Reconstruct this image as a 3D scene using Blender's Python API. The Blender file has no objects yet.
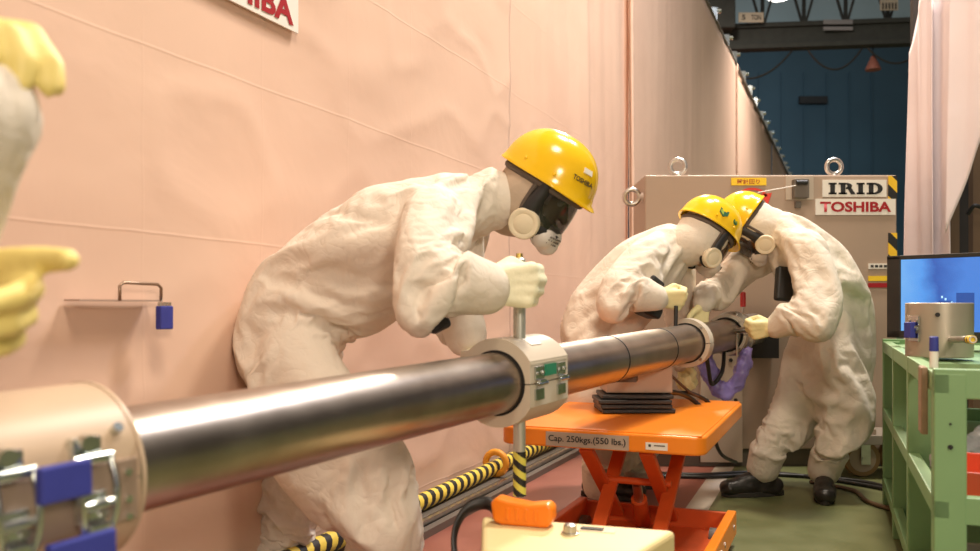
import bpy, math, random
import numpy as np
from mathutils import Vector, Matrix
random.seed(7)
V = Vector
PI = math.pi
C = bpy.context.scene.collection
scene = bpy.context.scene

# ------------------------------------------------------------------ camera, world, lights, exposure
CAM_Z, FOC, CX, HY = 0.9, 850.0, 490.0, 306.0
cam_data = bpy.data.cameras.new('camera')
cam = bpy.data.objects.new('camera', cam_data); C.objects.link(cam)
cam.location = (0, 0, CAM_Z); cam.rotation_euler = (PI/2, 0, 0)
cam_data.sensor_width = 36; cam_data.lens = 36*FOC/980
cam_data.shift_y = (HY-275.5)/980
cam_data.clip_start = 0.05; cam_data.clip_end = 200
cam_data.dof.use_dof = True; cam_data.dof.focus_distance = 3.4; cam_data.dof.aperture_fstop = 3.0
scene.camera = cam

world = bpy.data.worlds.new('world'); scene.world = world
world.use_nodes = True
world.node_tree.nodes['Background'].inputs[0].default_value = (0.95, 0.86, 0.76, 1)
world.node_tree.nodes['Background'].inputs[1].default_value = 0.235

def area(name, loc, target, size, power, color, spread=PI):
    d = bpy.data.lights.new(name, 'AREA'); d.energy = power; d.color = color
    d.shape = 'DISK'; d.size = size; d.spread = spread
    o = bpy.data.objects.new(name, d); C.objects.link(o)
    o.location = loc
    o.rotation_euler = (V(target)-V(loc)).to_track_quat('-Z', 'Y').to_euler()
    return o
# high-bay lamps of the hall, two added fill lights, and the crew's flood lamp beside the camera
area('hall_lamp_or_fill', (0.6, 0.4, 4.6), (-0.6, 2.6, 0.7), 1.0, 92, (1.0, 0.83, 0.64))
area('hall_lamp_or_fill', (2.0, 4.0, 6.5), (1.0, 4.2, 0), 0.9, 350, (1.0, 0.88, 0.72))
area('hall_lamp_or_fill', (2.6, 12.0, 8.2), (2.6, 12.0, 0), 1.2, 2300, (1.0, 0.86, 0.7))
area('hall_lamp_or_fill', (3.6, 5.0, 7.0), (2.6, 5.2, 0), 0.8, 190, (0.84, 0.87, 1.0))
area('hall_lamp_or_fill', (9.0, 25.0, 9.8), (9.0, 30.0, 2), 1.5, 430, (0.80, 0.92, 1.0))  # added fill: cool light that lifts the far wall out of black
area('hall_lamp_or_fill', (6.0, 13.5, 6.4), (5.2, 14.6, 1.5), 0.9, 170, (1.0, 0.88, 0.78), 2.2)  # added fill below the crane, narrowed to brighten the far sheets
area('flood_lamp_light', (0.9, -1.4, 1.9), (0.2, 3.0, 0.7), 0.6, 52, (1.0, 0.82, 0.64))

scene.view_settings.view_transform = 'Standard'
scene.view_settings.look = 'None'
scene.view_settings.exposure = 0.0
scene.view_settings.gamma = 1.0
scene.view_settings.use_curve_mapping = False

# ------------------------------------------------------------------ helpers
def at(px, py, Y):
    return V(((px-CX)/FOC*Y, Y, CAM_Z-(py-HY)/FOC*Y))

MATS = {}
def mat(name, color, rough=0.6, metal=0.0, var=0.0, vscale=6.0, bump=0.0, bscale=60.0, emit=None, spec=0.5, alpha=1.0, sheen=0.0):
    if name in MATS: return MATS[name]
    m = bpy.data.materials.new(name); m.use_nodes = True
    nt = m.node_tree; b = nt.nodes['Principled BSDF']
    b.inputs['Base Color'].default_value = (*color, 1)
    b.inputs['Roughness'].default_value = rough
    b.inputs['Metallic'].default_value = metal
    b.inputs['Specular IOR Level'].default_value = spec
    b.inputs['Alpha'].default_value = alpha
    if sheen: b.inputs['Sheen Weight'].default_value = sheen
    tc = nt.nodes.new('ShaderNodeTexCoord')
    if var > 0:
        n = nt.nodes.new('ShaderNodeTexNoise'); n.inputs['Scale'].default_value = vscale; n.inputs['Detail'].default_value = 5
        nt.links.new(tc.outputs['Object'], n.inputs['Vector'])
        r = nt.nodes.new('ShaderNodeValToRGB')
        r.color_ramp.elements[0].position = 0.3; r.color_ramp.elements[1].position = 0.7
        r.color_ramp.elements[0].color = (*[c*(1-var) for c in color], 1)
        r.color_ramp.elements[1].color = (*[min(1, c*(1+var*0.6)) for c in color], 1)
        nt.links.new(n.outputs['Fac'], r.inputs['Fac']); nt.links.new(r.outputs['Color'], b.inputs['Base Color'])
    if bump > 0:
        n2 = nt.nodes.new('ShaderNodeTexNoise'); n2.inputs['Scale'].default_value = bscale; n2.inputs['Detail'].default_value = 4
        nt.links.new(tc.outputs['Object'], n2.inputs['Vector'])
        bp = nt.nodes.new('ShaderNodeBump'); bp.inputs['Strength'].default_value = bump; bp.inputs['Distance'].default_value = 0.01
        nt.links.new(n2.outputs['Fac'], bp.inputs['Height']); nt.links.new(bp.outputs['Normal'], b.inputs['Normal'])
    if emit:
        b.inputs['Emission Color'].default_value = (*emit[:3], 1); b.inputs['Emission Strength'].default_value = emit[3]
    MATS[name] = m
    return m

def stripe_mat(name, vec, freq, c1, c2, rough=0.5, duty=0.5):
    """flat printed stripes: world position projected on vec"""
    m = bpy.data.materials.new(name); m.use_nodes = True
    nt = m.node_tree; b = nt.nodes['Principled BSDF']; b.inputs['Roughness'].default_value = rough
    g = nt.nodes.new('ShaderNodeNewGeometry')
    d = nt.nodes.new('ShaderNodeVectorMath'); d.operation = 'DOT_PRODUCT'
    d.inputs[1].default_value = vec
    nt.links.new(g.outputs['Position'], d.inputs[0])
    mu = nt.nodes.new('ShaderNodeMath'); mu.operation = 'MULTIPLY'; mu.inputs[1].default_value = freq
    nt.links.new(d.outputs['Value'], mu.inputs[0])
    fr = nt.nodes.new('ShaderNodeMath'); fr.operation = 'FRACT'; nt.links.new(mu.outputs[0], fr.inputs[0])
    gt = nt.nodes.new('ShaderNodeMath'); gt.operation = 'GREATER_THAN'; gt.inputs[1].default_value = duty
    nt.links.new(fr.outputs[0], gt.inputs[0])
    mx = nt.nodes.new('ShaderNodeMix'); mx.data_type = 'RGBA'
    mx.inputs[6].default_value = (*c1, 1); mx.inputs[7].default_value = (*c2, 1)
    nt.links.new(gt.outputs[0], mx.inputs[0]); nt.links.new(mx.outputs[2], b.inputs['Base Color'])
    return m

def prop(o, label=None, cat=None, group=None, kind=None):
    if label: o['label'] = label
    if cat: o['category'] = cat
    if group: o['group'] = group
    if kind: o['kind'] = kind
    return o

def thing(name, loc, label, cat, group=None, kind=None):
    o = bpy.data.objects.new(name, None); C.objects.link(o)
    o.location = loc; o.empty_display_size = 0.05
    return prop(o, label, cat, group, kind)

def root_loc(o):
    p = V((0, 0, 0))
    while o is not None:
        p = p + V(o.location); o = o.parent
    return p

def frame(d, up=(0, 0, 1)):
    d = V(d).normalized(); up = V(up)
    if abs(d.dot(up.normalized())) > 0.98: up = V((0, 1, 0)) if abs(d.y) < .9 else V((1, 0, 0))
    x = up.cross(d).normalized(); y = d.cross(x).normalized()
    return x, y, d

class MB:
    """collects world-space geometry; build() links it as one mesh object"""
    def __init__(s): s.v = []; s.f = []
    def add(s, vs, fs):
        n = len(s.v); s.v += [V(p) for p in vs]; s.f += [tuple(i+n for i in f) for f in fs]; return s
    def box(s, c, size, ax=None):
        c = V(c); X, Y, Z = ax if ax else (V((1,0,0)), V((0,1,0)), V((0,0,1)))
        X, Y, Z = V(X), V(Y), V(Z); hx, hy, hz = [k/2 for k in size]
        vs = [c+X*(a*hx)+Y*(b*hy)+Z*(d*hz) for d in (-1,1) for b in (-1,1) for a in (-1,1)]
        return s.add(vs, [(0,2,3,1),(4,5,7,6),(0,1,5,4),(2,6,7,3),(0,4,6,2),(1,3,7,5)])
    def bar(s, a, b, w, h, up=(0,0,1)):
        a, b = V(a), V(b); x, y, d = frame(b-a, up)
        return s.box((a+b)/2, (w, h, (b-a).length), (x, y, d))
    def cyl(s, a, b, r, r2=None, n=24, cap=True):
        a, b = V(a), V(b); x, y, d = frame(b-a); r2 = r if r2 is None else r2
        vs = []
        for p, q in ((a, r), (b, r2)):
            vs += [p+(x*math.cos(2*PI*i/n)+y*math.sin(2*PI*i/n))*q for i in range(n)]
        fs = [(i, (i+1) % n, n+(i+1) % n, n+i) for i in range(n)]
        if cap: fs += [tuple(range(n))[::-1], tuple(range(n, 2*n))]
        return s.add(vs, fs)
    def lathe(s, a, axis, prof, n=32, closed=False):
        """prof: list of (along, radius)"""
        a = V(a); x, y, d = frame(axis); vs = []; m = len(prof)
        for (h, r) in prof:
            vs += [a+d*h+(x*math.cos(2*PI*i/n)+y*math.sin(2*PI*i/n))*r for i in range(n)]
        fs = []
        for k in range(m if closed else m-1):
            k2 = (k+1) % m
            fs += [(k*n+i, k*n+(i+1) % n, k2*n+(i+1) % n, k2*n+i) for i in range(n)]
        if not closed:
            fs += [tuple(range(n))[::-1], tuple(range((m-1)*n, m*n))]
        return s.add(vs, fs)
    def tube(s, pts, r, n=8, closed=False, flat=None, sub=0):
        pts = [V(p) for p in pts]
        if sub: pts = smooth_path(pts, sub, closed)
        m = len(pts); vs = []; prev = None
        for i, p in enumerate(pts):
            if closed: t = pts[(i+1) % m]-pts[i-1]
            else: t = pts[min(i+1, m-1)]-pts[max(i-1, 0)]
            t.normalize()
            if prev is None: x, y, _ = frame(t)
            else:
                x = (prev-t*prev.dot(t)).normalized(); y = t.cross(x)
            prev = x
            rr = r[i] if isinstance(r, (list, tuple)) else r
            for k in range(n):
                o = x*math.cos(2*PI*k/n)*rr + y*math.sin(2*PI*k/n)*rr
                if flat:
                    fv = V(flat[0]).normalized(); o = o + fv*(o.dot(fv)*(flat[1]-1))
                vs.append(p+o)
        fs = []
        for i in range(m if closed else m-1):
            j = (i+1) % m
            fs += [(i*n+k, i*n+(k+1) % n, j*n+(k+1) % n, j*n+k) for k in range(n)]
        if not closed: fs += [tuple(range(n))[::-1], tuple(range((m-1)*n, m*n))]
        return s.add(vs, fs)
    def torus(s, c, axis, R, r, n=28, k=10):
        x, y, d = frame(axis); c = V(c)
        return s.tube([c+(x*math.cos(2*PI*i/n)+y*math.sin(2*PI*i/n))*R for i in range(n)], r, k, closed=True)
    def prism(s, poly, ext):
        """poly: 3D points (planar), ext: extrusion vector"""
        n = len(poly); e = V(ext); vs = [V(p) for p in poly]+[V(p)+e for p in poly]
        fs = [tuple(range(n))[::-1], tuple(range(n, 2*n))]+[(i, (i+1) % n, n+(i+1) % n, n+i) for i in range(n)]
        return s.add(vs, fs)
    def ball(s, c, r, sc=(1,1,1), ax=None, n=20, m=12):
        c = V(c); X, Y, Z = ax if ax else (V((1,0,0)), V((0,1,0)), V((0,0,1)))
        vs = [c+Z*(r*sc[2])]; fs = []
        for j in range(1, m):
            th = PI*j/m
            for i in range(n):
                ph = 2*PI*i/n
                vs.append(c+X*(r*sc[0]*math.sin(th)*math.cos(ph))+Y*(r*sc[1]*math.sin(th)*math.sin(ph))+Z*(r*sc[2]*math.cos(th)))
        vs.append(c-Z*(r*sc[2])); L = len(vs)-1
        for i in range(n):
            fs.append((0, 1+i, 1+(i+1) % n)); fs.append((L, 1+(m-2)*n+(i+1) % n, 1+(m-2)*n+i))
        for j in range(m-2):
            for i in range(n):
                fs.append((1+j*n+i, 1+(j+1)*n+i, 1+(j+1)*n+(i+1) % n, 1+j*n+(i+1) % n))
        return s.add(vs, fs)
    def build(s, name, m, parent=None, smooth=False, bevel=0, seg=2, fix=True):
        base = root_loc(parent) if parent else (sum(s.v, V((0,0,0)))/max(1, len(s.v)))
        if not parent: base.z = min(p.z for p in s.v)
        me = bpy.data.meshes.new(name)
        me.from_pydata([p-base for p in s.v], [], s.f); me.update()
        if fix:
            import bmesh
            bm = bmesh.new(); bm.from_mesh(me); bmesh.ops.recalc_face_normals(bm, faces=bm.faces); bm.to_mesh(me); bm.free()
        o = bpy.data.objects.new(name, me); C.objects.link(o)
        if m: me.materials.append(m)
        if parent: o.parent = parent
        else: o.location = base
        if smooth is True:
            for p in me.polygons: p.use_smooth = True
        elif smooth:
            me.shade_smooth() if hasattr(me, 'shade_smooth') else None
            me.set_sharp_from_angle(angle=math.radians(smooth))
        if bevel:
            b = o.modifiers.new('bevel', 'BEVEL'); b.width = bevel; b.segments = seg; b.limit_method = 'ANGLE'
        return o

def smooth_path(pts, sub, closed=False):
    out = []; m = len(pts)
    rng = range(m) if closed else range(m-1)
    for i in rng:
        if closed: p0, p1, p2, p3 = pts[i-1], pts[i], pts[(i+1) % m], pts[(i+2) % m]
        else: p0, p1, p2, p3 = pts[max(i-1, 0)], pts[i], pts[i+1], pts[min(i+2, m-1)]
        for k in range(sub):
            t = k/sub
            out.append(0.5*((2*p1)+(p2-p0)*t+(2*p0-5*p1+4*p2-p3)*t*t+(3*p1-p0-3*p2+p3)*t*t*t))
    if not closed: out.append(pts[-1])
    return out

def text(name, s, m, parent, origin, right, up, width, height, bold=0.0, lift=0.0015, spacing=1.0):
    """lettering: mesh from the built-in font, fitted into width x height, centred on origin"""
    cu = bpy.data.curves.new('t', 'FONT'); cu.body = s; cu.size = 1; cu.offset = bold; cu.space_character = spacing; cu.resolution_u = 3
    to = bpy.data.objects.new('t', cu); C.objects.link(to)
    dg = bpy.context.evaluated_depsgraph_get()
    me = bpy.data.meshes.new_from_object(to.evaluated_get(dg))
    bpy.data.objects.remove(to); bpy.data.curves.remove(cu)
    n = len(me.vertices)
    if n == 0: return None
    co = np.empty(n*3); me.vertices.foreach_get('co', co); co = co.reshape(-1, 3)
    mn, mx = co.min(0), co.max(0)
    right = V(right).normalized(); up = V(up).normalized(); nn = right.cross(up).normalized()
    base = root_loc(parent)
    for v in me.vertices:
        a = (v.co.x-mn[0])/(mx[0]-mn[0])-.5; b = (v.co.y-mn[1])/(mx[1]-mn[1])-.5
        v.co = V(origin)+right*(a*width)+up*(b*height)+nn*lift-base
    me.materials.clear(); me.materials.append(m); me.name = name
    o = bpy.data.objects.new(name, me); C.objects.link(o); o.parent = parent
    return o

# ---- numpy gradient noise
_rng = np.random.RandomState(3)
_perm = np.concatenate([_rng.permutation(256)]*3)
_grad = _rng.normal(size=(256, 3)); _grad /= np.linalg.norm(_grad, axis=1)[:, None]
def perlin(p):
    p = np.asarray(p, float); i = np.floor(p).astype(int); f = p-i; i &= 255
    u = f*f*f*(f*(f*6-15)+10); out = 0
    for dx in (0, 1):
        for dy in (0, 1):
            for dz in (0, 1):
                h = _perm[_perm[_perm[(i[:, 0]+dx) & 255]+((i[:, 1]+dy) & 255)]+((i[:, 2]+dz) & 255)]
                d = f-np.array([dx, dy, dz])
                w = (u[:, 0] if dx else 1-u[:, 0])*(u[:, 1] if dy else 1-u[:, 1])*(u[:, 2] if dz else 1-u[:, 2])
                out = out + w*(d*_grad[h]).sum(1)
    return out

# ---- blended bodies: swept tapered limbs -> one continuous voxel surface -> cloth folds
def cap_mesh(prims):
    mb = MB()
    for pr in prims:
        p0, r0, p1, r1 = V(pr[0]), pr[1], V(pr[2]), pr[3]
        d = p1-p0
        if d.length < 1e-4: d = V((0, 0, 1e-3))
        L = d.length; prof = []
        for k in range(0, 6): prof.append((-r0*math.cos(PI/2*k/6), max(r0*math.sin(PI/2*k/6), r0*.04)))
        for k in range(0, 5): prof.append((L*k/4, r0+(r1-r0)*k/4))
        for k in range(1, 7): prof.append((L+r1*math.sin(PI/2*k/6), max(r1*math.cos(PI/2*k/6), r1*.04)))
        sub = MB().lathe(p0, d, prof, n=20)
        if len(pr) > 4 and pr[4]:
            fv = V(pr[4][0]).normalized(); k = pr[4][1]
            dn = d.normalized(); fv = (fv-dn*fv.dot(dn)).normalized()
            sub.v = [q+fv*((q-p0).dot(fv)*(k-1)) for q in sub.v]
        mb.add(sub.v, sub.f)
    return mb

def blend(name, prims, m, parent, voxel=0.012, smooth=4, fold=0.0, ffreq=9.0, iso=0.0, ifreq=7.0, seed=0.0):
    mb = cap_mesh(prims)
    me = bpy.data.meshes.new('tmp'); me.from_pydata(mb.v, [], mb.f); me.update()
    o = bpy.data.objects.new('tmp', me); C.objects.link(o)
    rm = o.modifiers.new('r', 'REMESH'); rm.mode = 'VOXEL'; rm.voxel_size = voxel
    dg = bpy.context.evaluated_depsgraph_get()
    nm = bpy.data.meshes.new_from_object(o.evaluated_get(dg))
    bpy.data.objects.remove(o); bpy.data.meshes.remove(me)
    n = len(nm.vertices); co = np.empty(n*3); nm.vertices.foreach_get('co', co); co = co.reshape(-1, 3)
    ne = len(nm.edges); ed = np.empty(ne*2, int); nm.edges.foreach_get('vertices', ed); ed = ed.reshape(-1, 2)
    def lap(x, it, lam=.6):
        deg = np.bincount(ed.ravel(), minlength=n).astype(float); deg[deg == 0] = 1
        for _ in range(it):
            acc = np.zeros_like(x); np.add.at(acc, ed[:, 0], x[ed[:, 1]]); np.add.at(acc, ed[:, 1], x[ed[:, 0]])
            x = x+lam*(acc/(deg[:, None] if x.ndim > 1 else deg)-x)
        return x
    co = lap(co, smooth)
    if fold or iso:
        nm.vertices.foreach_set('co', co.ravel()); nm.update()
        no = np.empty(n*3); nm.vertices.foreach_get('normal', no); no = no.reshape(-1, 3)
        tot = np.zeros(n); ws = np.zeros(n)
        for k, pr in enumerate(prims):
            p0, p1 = np.array(pr[0]), np.array(pr[2]); d = p1-p0; L = max(np.linalg.norm(d), 1e-4); d = d/L
            x, y, _ = frame(V(d)); x, y = np.array(x), np.array(y)
            rel = co-p0; al = rel@d; t = np.clip(al/L, 0, 1)
            ra = rel-np.outer(al, d); dist = np.linalg.norm(rel-np.outer(t*L, d), axis=1)-(pr[1]+(pr[3]-pr[1])*t)
            w = np.exp(-np.clip(dist, -.05, .4)/0.025)
            rn = np.linalg.norm(ra, axis=1)+1e-6; ca, sa = (ra@x)/rn, (ra@y)/rn
            q = np.stack([al*ffreq+1.1*ca-0.8*sa+seed+k*7.3, ca*1.25+k*3.1, sa*1.25+seed], 1)
            q2 = q*np.array([1.9, 1.6, 1.6])+11.7
            r1 = (1-np.abs(perlin(q))*1.9); r2 = (1-np.abs(perlin(q2))*1.9)
            amp = pr[5] if len(pr) > 5 else 1.0
            e = amp*(0.65+0.5*np.abs(2*t-1))
            tot += w*e*((np.clip(r1, 0, 1)**2.2-.45)+.5*(np.clip(r2, 0, 1)**2-.45)); ws += w
        dsp = fold*tot/np.maximum(ws, 1e-9)
        if iso: dsp = dsp+iso*perlin(co*ifreq+seed)+iso*.5*perlin(co*ifreq*2.3+seed+5)
        dsp = lap(dsp, 1, .5)
        co = co+no*dsp[:, None]
    base = np.array(root_loc(parent))
    nm.vertices.foreach_set('co', (co-base).ravel()); nm.update()
    for p in nm.polygons: p.use_smooth = True
    nm.materials.clear(); nm.materials.append(m); nm.name = name
    ob = bpy.data.objects.new(name, nm); C.objects.link(ob); ob.parent = parent
    return ob

def suit(name, prims, ends, m, parent, voxel=.0145, inner=.042, grow=.19, frames=22):
    """loose coverall: one continuous surface draped over the body it hides, pinned at cuffs and collar"""
    body = blend('body', [(p[0], max(.03, p[1]-inner), p[2], max(.03, p[3]-inner))+tuple(p[4:5]) for p in prims], m, parent, voxel=.022, smooth=2)
    g = blend(name, [(p[0], p[1]-.008, p[2], p[3]-.004)+tuple(p[4:5]) for p in prims], m, parent, voxel=voxel, smooth=3)
    body.modifiers.new('c', 'COLLISION'); body.collision.thickness_outer = .006; body.collision.cloth_friction = 20
    vg = g.vertex_groups.new(name='pin'); base = root_loc(parent)
    for v in g.data.vertices:
        w = V(v.co)+base
        if min((w-V(e)).length-r for e, r in ends) < .03: vg.add([v.index], 1.0, 'REPLACE')
    c = g.modifiers.new('cloth', 'CLOTH'); st = c.settings
    st.vertex_group_mass = 'pin'; st.quality = 4; st.mass = .25; st.air_damping = 2
    st.tension_stiffness = 18; st.compression_stiffness = 18; st.shear_stiffness = 5; st.bending_stiffness = .02
    st.effector_weights.gravity = .24; st.shrink_min = -grow; st.shrink_max = -grow
    c.collision_settings.use_collision = True; c.collision_settings.distance_min = .006; c.collision_settings.use_self_collision = False
    scene.frame_start = 1; scene.frame_end = frames
    for f in range(1, frames+1): scene.frame_set(f)
    nm = bpy.data.meshes.new_from_object(g.evaluated_get(bpy.context.evaluated_depsgraph_get()))
    g.modifiers.clear(); g.vertex_groups.clear(); g.data = nm; nm.name = name
    for p in nm.polygons: p.use_smooth = True
    bm_ = body.data; bpy.data.objects.remove(body); bpy.data.meshes.remove(bm_)
    scene.frame_set(1)
    su = g.modifiers.new('smooth', 'SUBSURF'); su.levels = 1; su.render_levels = 1
    return g

def chain(pts, flat=None, amp=1.0):
    return [(pts[i][0], pts[i][1], pts[i+1][0], pts[i+1][1], flat, amp) for i in range(len(pts)-1)]

# ------------------------------------------------------------------ materials
def fabric_wall(name, color, warm, crease=.075):
    m = bpy.data.materials.new(name); m.use_nodes = True; nt = m.node_tree; b = nt.nodes['Principled BSDF']
    N = nt.nodes.new; K = nt.links.new
    b.inputs['Roughness'].default_value = 0.75; b.inputs['Specular IOR Level'].default_value = 0.25
    uv = N('ShaderNodeUVMap')
    # slow colour drift of the sheet
    n0 = N('ShaderNodeTexNoise'); n0.inputs['Scale'].default_value = 1.3; n0.inputs['Detail'].default_value = 4
    K(uv.outputs[0], n0.inputs['Vector'])
    r0 = N('ShaderNodeValToRGB'); r0.color_ramp.elements[0].position = .35; r0.color_ramp.elements[1].position = .65
    r0.color_ramp.elements[0].color = (*color, 1); r0.color_ramp.elements[1].color = (*warm, 1)
    K(n0.outputs['Fac'], r0.inputs['Fac']); K(r0.outputs['Color'], b.inputs['Base Color'])
    # fold grid of the unpacked sheet: one crease each half metre, both ways
    sx = N('ShaderNodeSeparateXYZ')
    dn = N('ShaderNodeTexNoise'); dn.inputs['Scale'].default_value = 2.0
    K(uv.outputs[0], dn.inputs['Vector'])
    ad = N('ShaderNodeVectorMath'); ad.operation = 'MULTIPLY_ADD'
    ad.inputs[1].default_value = (.02, .02, 0); K(dn.outputs['Color'], ad.inputs[0]); K(uv.outputs[0], ad.inputs[2])
    K(ad.outputs[0], sx.inputs[0])
    hs = []
    for ax, off in (('X', 0.27), ('Y', 0.14)):
        a = N('ShaderNodeMath'); a.operation = 'ADD'; a.inputs[1].default_value = off; K(sx.outputs[ax], a.inputs[0])
        mlt = N('ShaderNodeMath'); mlt.operation = 'MULTIPLY'; mlt.inputs[1].default_value = 2.0; K(a.outputs[0], mlt.inputs[0])
        pg = N('ShaderNodeMath'); pg.operation = 'PINGPONG'; pg.inputs[1].default_value = .5; K(mlt.outputs[0], pg.inputs[0])
        mr = N('ShaderNodeMapRange'); mr.inputs[1].default_value = .5; mr.inputs[2].default_value = .488; mr.inputs[3].default_value = 1.0; mr.inputs[4].default_value = 0.0
        K(pg.outputs[0], mr.inputs[0]); mr.inputs[3].default_value = .35 if ax == 'X' else 1.0; hs.append(mr)
    mxm = N('ShaderNodeMath'); mxm.operation = 'MAXIMUM'; K(hs[0].outputs[0], mxm.inputs[0]); K(hs[1].outputs[0], mxm.inputs[1])
    # crumple
    n1 = N('ShaderNodeTexNoise'); n1.inputs['Scale'].default_value = 2.0; n1.inputs['Detail'].default_value = 4; n1.inputs['Roughness'].default_value = .5; n1.inputs['Distortion'].default_value = .4
    K(uv.outputs[0], n1.inputs['Vector'])
    n2 = N('ShaderNodeTexVoronoi'); n2.feature = 'DISTANCE_TO_EDGE'; n2.inputs['Scale'].default_value = 5.0
    K(ad.outputs[0], n2.inputs['Vector'])
    s1 = N('ShaderNodeMath'); s1.operation = 'MULTIPLY_ADD'; s1.inputs[1].default_value = crease; K(mxm.outputs[0], s1.inputs[0]); K(n1.outputs['Fac'], s1.inputs[2])
    s2 = N('ShaderNodeMath'); s2.operation = 'MULTIPLY_ADD'; s2.inputs[1].default_value = .08; K(n2.outputs['Distance'], s2.inputs[0]); K(s1.outputs[0], s2.inputs[2])
    bp = N('ShaderNodeBump'); bp.inputs['Strength'].default_value = .5; bp.inputs['Distance'].default_value = .02
    K(s2.outputs[0], bp.inputs['Height']); K(bp.outputs['Normal'], b.inputs['Normal'])
    return m
M_SHEET = fabric_wall('peach_sheet', (.72, .50, .385), (.75, .53, .41))
M_CURT = fabric_wall('white_sheet', (.70, .64, .68), (.76, .69, .72), 0.0)
M_SUIT = mat('suit_cloth', (.76, .69, .60), .8, var=.06, vscale=5, bump=.25, bscale=35, spec=.2)
M_SUIT2 = mat('suit_cloth_far', (.75, .67, .57), .8, var=.06, vscale=5, bump=.25, bscale=35, spec=.2)
def cloth_relief(m):
    nt = m.node_tree; N = nt.nodes.new; K = nt.links.new; b = nt.nodes['Principled BSDF']
    tc = N('ShaderNodeTexCoord'); hs = []
    for sc, w in ((9.0, 1.0), (21.0, .45)):
        n = N('ShaderNodeTexNoise'); n.inputs['Scale'].default_value = sc; n.inputs['Detail'].default_value = 2; n.inputs['Distortion'].default_value = .8
        K(tc.outputs['Object'], n.inputs['Vector'])
        a = N('ShaderNodeMath'); a.operation = 'SUBTRACT'; a.inputs[1].default_value = .5; K(n.outputs['Fac'], a.inputs[0])
        c = N('ShaderNodeMath'); c.operation = 'ABSOLUTE'; K(a.outputs[0], c.inputs[0])
        d = N('ShaderNodeMath'); d.operation = 'POWER'; d.inputs[1].default_value = .6; K(c.outputs[0], d.inputs[0])
        e = N('ShaderNodeMath'); e.operation = 'MULTIPLY'; e.inputs[1].default_value = w; K(d.outputs[0], e.inputs[0]); hs.append(e)
    s_ = N('ShaderNodeMath'); s_.operation = 'ADD'; K(hs[0].outputs[0], s_.inputs[0]); K(hs[1].outputs[0], s_.inputs[1])
    bp = N('ShaderNodeBump'); bp.inputs['Strength'].default_value = .28; bp.inputs['Distance'].default_value = .02
    K(s_.outputs[0], bp.inputs['Height']); K(bp.outputs['Normal'], b.inputs['Normal'])
cloth_relief(M_SUIT); cloth_relief(M_SUIT2)
M_HOOD = mat('inner_hood_cloth', (.50, .40, .31), .85, var=.12, vscale=14, bump=.35, bscale=40, spec=.2)
M_GLOVE = mat('rubber_glove', (.86, .78, .42), .55, var=.06, vscale=20, bump=.15, bscale=120)
M_GLOVE2 = mat('pale_glove', (.88, .85, .62), .6, var=.06, vscale=20, bump=.15, bscale=120)
M_HELM = mat('yellow_plastic', (.90, .56, .01), .18, var=.03, vscale=4, spec=.6)
M_SKIN = mat('skin', (.36, .22, .15), .6, var=.1, vscale=20)
M_VISOR = mat('visor', (.012, .010, .010), .06, alpha=.72, spec=.8)
M_RUBBER = mat('black_rubber', (.018, .017, .018), .5, bump=.1)
M_FILTER = mat('filter_cream', (.80, .70, .52), .6, var=.04)
M_MUFFLE = mat('mask_white', (.72, .66, .62), .45, var=.05)
M_EYE = mat('eye_white', (.7, .68, .65), .2)
M_STRAP = mat('dark_strap', (.10, .075, .06), .7)
M_SHOE = mat('black_leather', (.022, .018, .016), .32, var=.2, vscale=20, bump=.15)
M_SOLE = mat('shoe_sole', (.03, .026, .022), .7)
def steel_pipe():
    m = bpy.data.materials.new('pipe_steel'); m.use_nodes = True; nt = m.node_tree; b = nt.nodes['Principled BSDF']
    b.inputs['Metallic'].default_value = 1; b.inputs['Roughness'].default_value = .3
    tc = nt.nodes.new('ShaderNodeTexCoord'); n = nt.nodes.new('ShaderNodeTexNoise'); n.inputs['Scale'].default_value = 9; n.inputs['Detail'].default_value = 6
    nt.links.new(tc.outputs['Object'], n.inputs['Vector'])
    r = nt.nodes.new('ShaderNodeValToRGB'); r.color_ramp.elements[0].position = .3; r.color_ramp.elements[1].position = .75
    r.color_ramp.elements[0].color = (.33, .28, .24, 1); r.color_ramp.elements[1].color = (.45, .39, .34, 1)
    nt.links.new(n.outputs['Fac'], r.inputs['Fac']); nt.links.new(r.outputs['Color'], b.inputs['Base Color'])
    mr = nt.nodes.new('ShaderNodeMapRange'); mr.inputs[3].default_value = .29; mr.inputs[4].default_value = .39
    nt.links.new(n.outputs['Fac'], mr.inputs[0]); nt.links.new(mr.outputs[0], b.inputs['Roughness'])
    return m
M_PIPE = steel_pipe()
M_STEEL = mat('brushed_steel', (.55, .53, .50), .3, 1.0, var=.15, vscale=20)
M_ZINC = mat('zinc_plate', (.62, .66, .64), .22, 1.0, var=.15, vscale=30)
M_COLLAR = mat('collar_paint', (.60, .53, .43), .35, var=.03, spec=.5)
M_HOUSING = mat('housing_paint', (.50, .38, .27), .4, var=.03, spec=.4)
M_TAN = mat('housing_plate', (.34, .25, .19), .45, .3, var=.08)
M_DARK = mat('dark_gap', (.012, .012, .012), .6)
M_BLUE = mat('blue_pad', (.035, .045, .30), .6, var=.08, vscale=30)
M_GREENL = mat('green_label', (.02, .22, .12), .4)
M_WHITE = mat('white_label', (.82, .78, .72), .5)
M_RED = mat('red_print', (.36, .008, .014), .5)
M_BLACKP = mat('black_print', (.02, .02, .022), .5)
M_YELL = mat('yellow_label', (.90, .62, .03), .5)
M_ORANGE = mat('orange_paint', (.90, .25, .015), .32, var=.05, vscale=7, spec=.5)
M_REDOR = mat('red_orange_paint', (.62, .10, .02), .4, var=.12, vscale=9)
M_CREAM = mat('cream_plastic', (.74, .60, .30), .5, var=.04, vscale=6)
M_ORPL = mat('orange_plastic', (.95, .24, .01), .35, var=.04)
M_GREEN = mat('green_paint', (.22, .38, .18), .42, var=.05, vscale=5)
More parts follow.
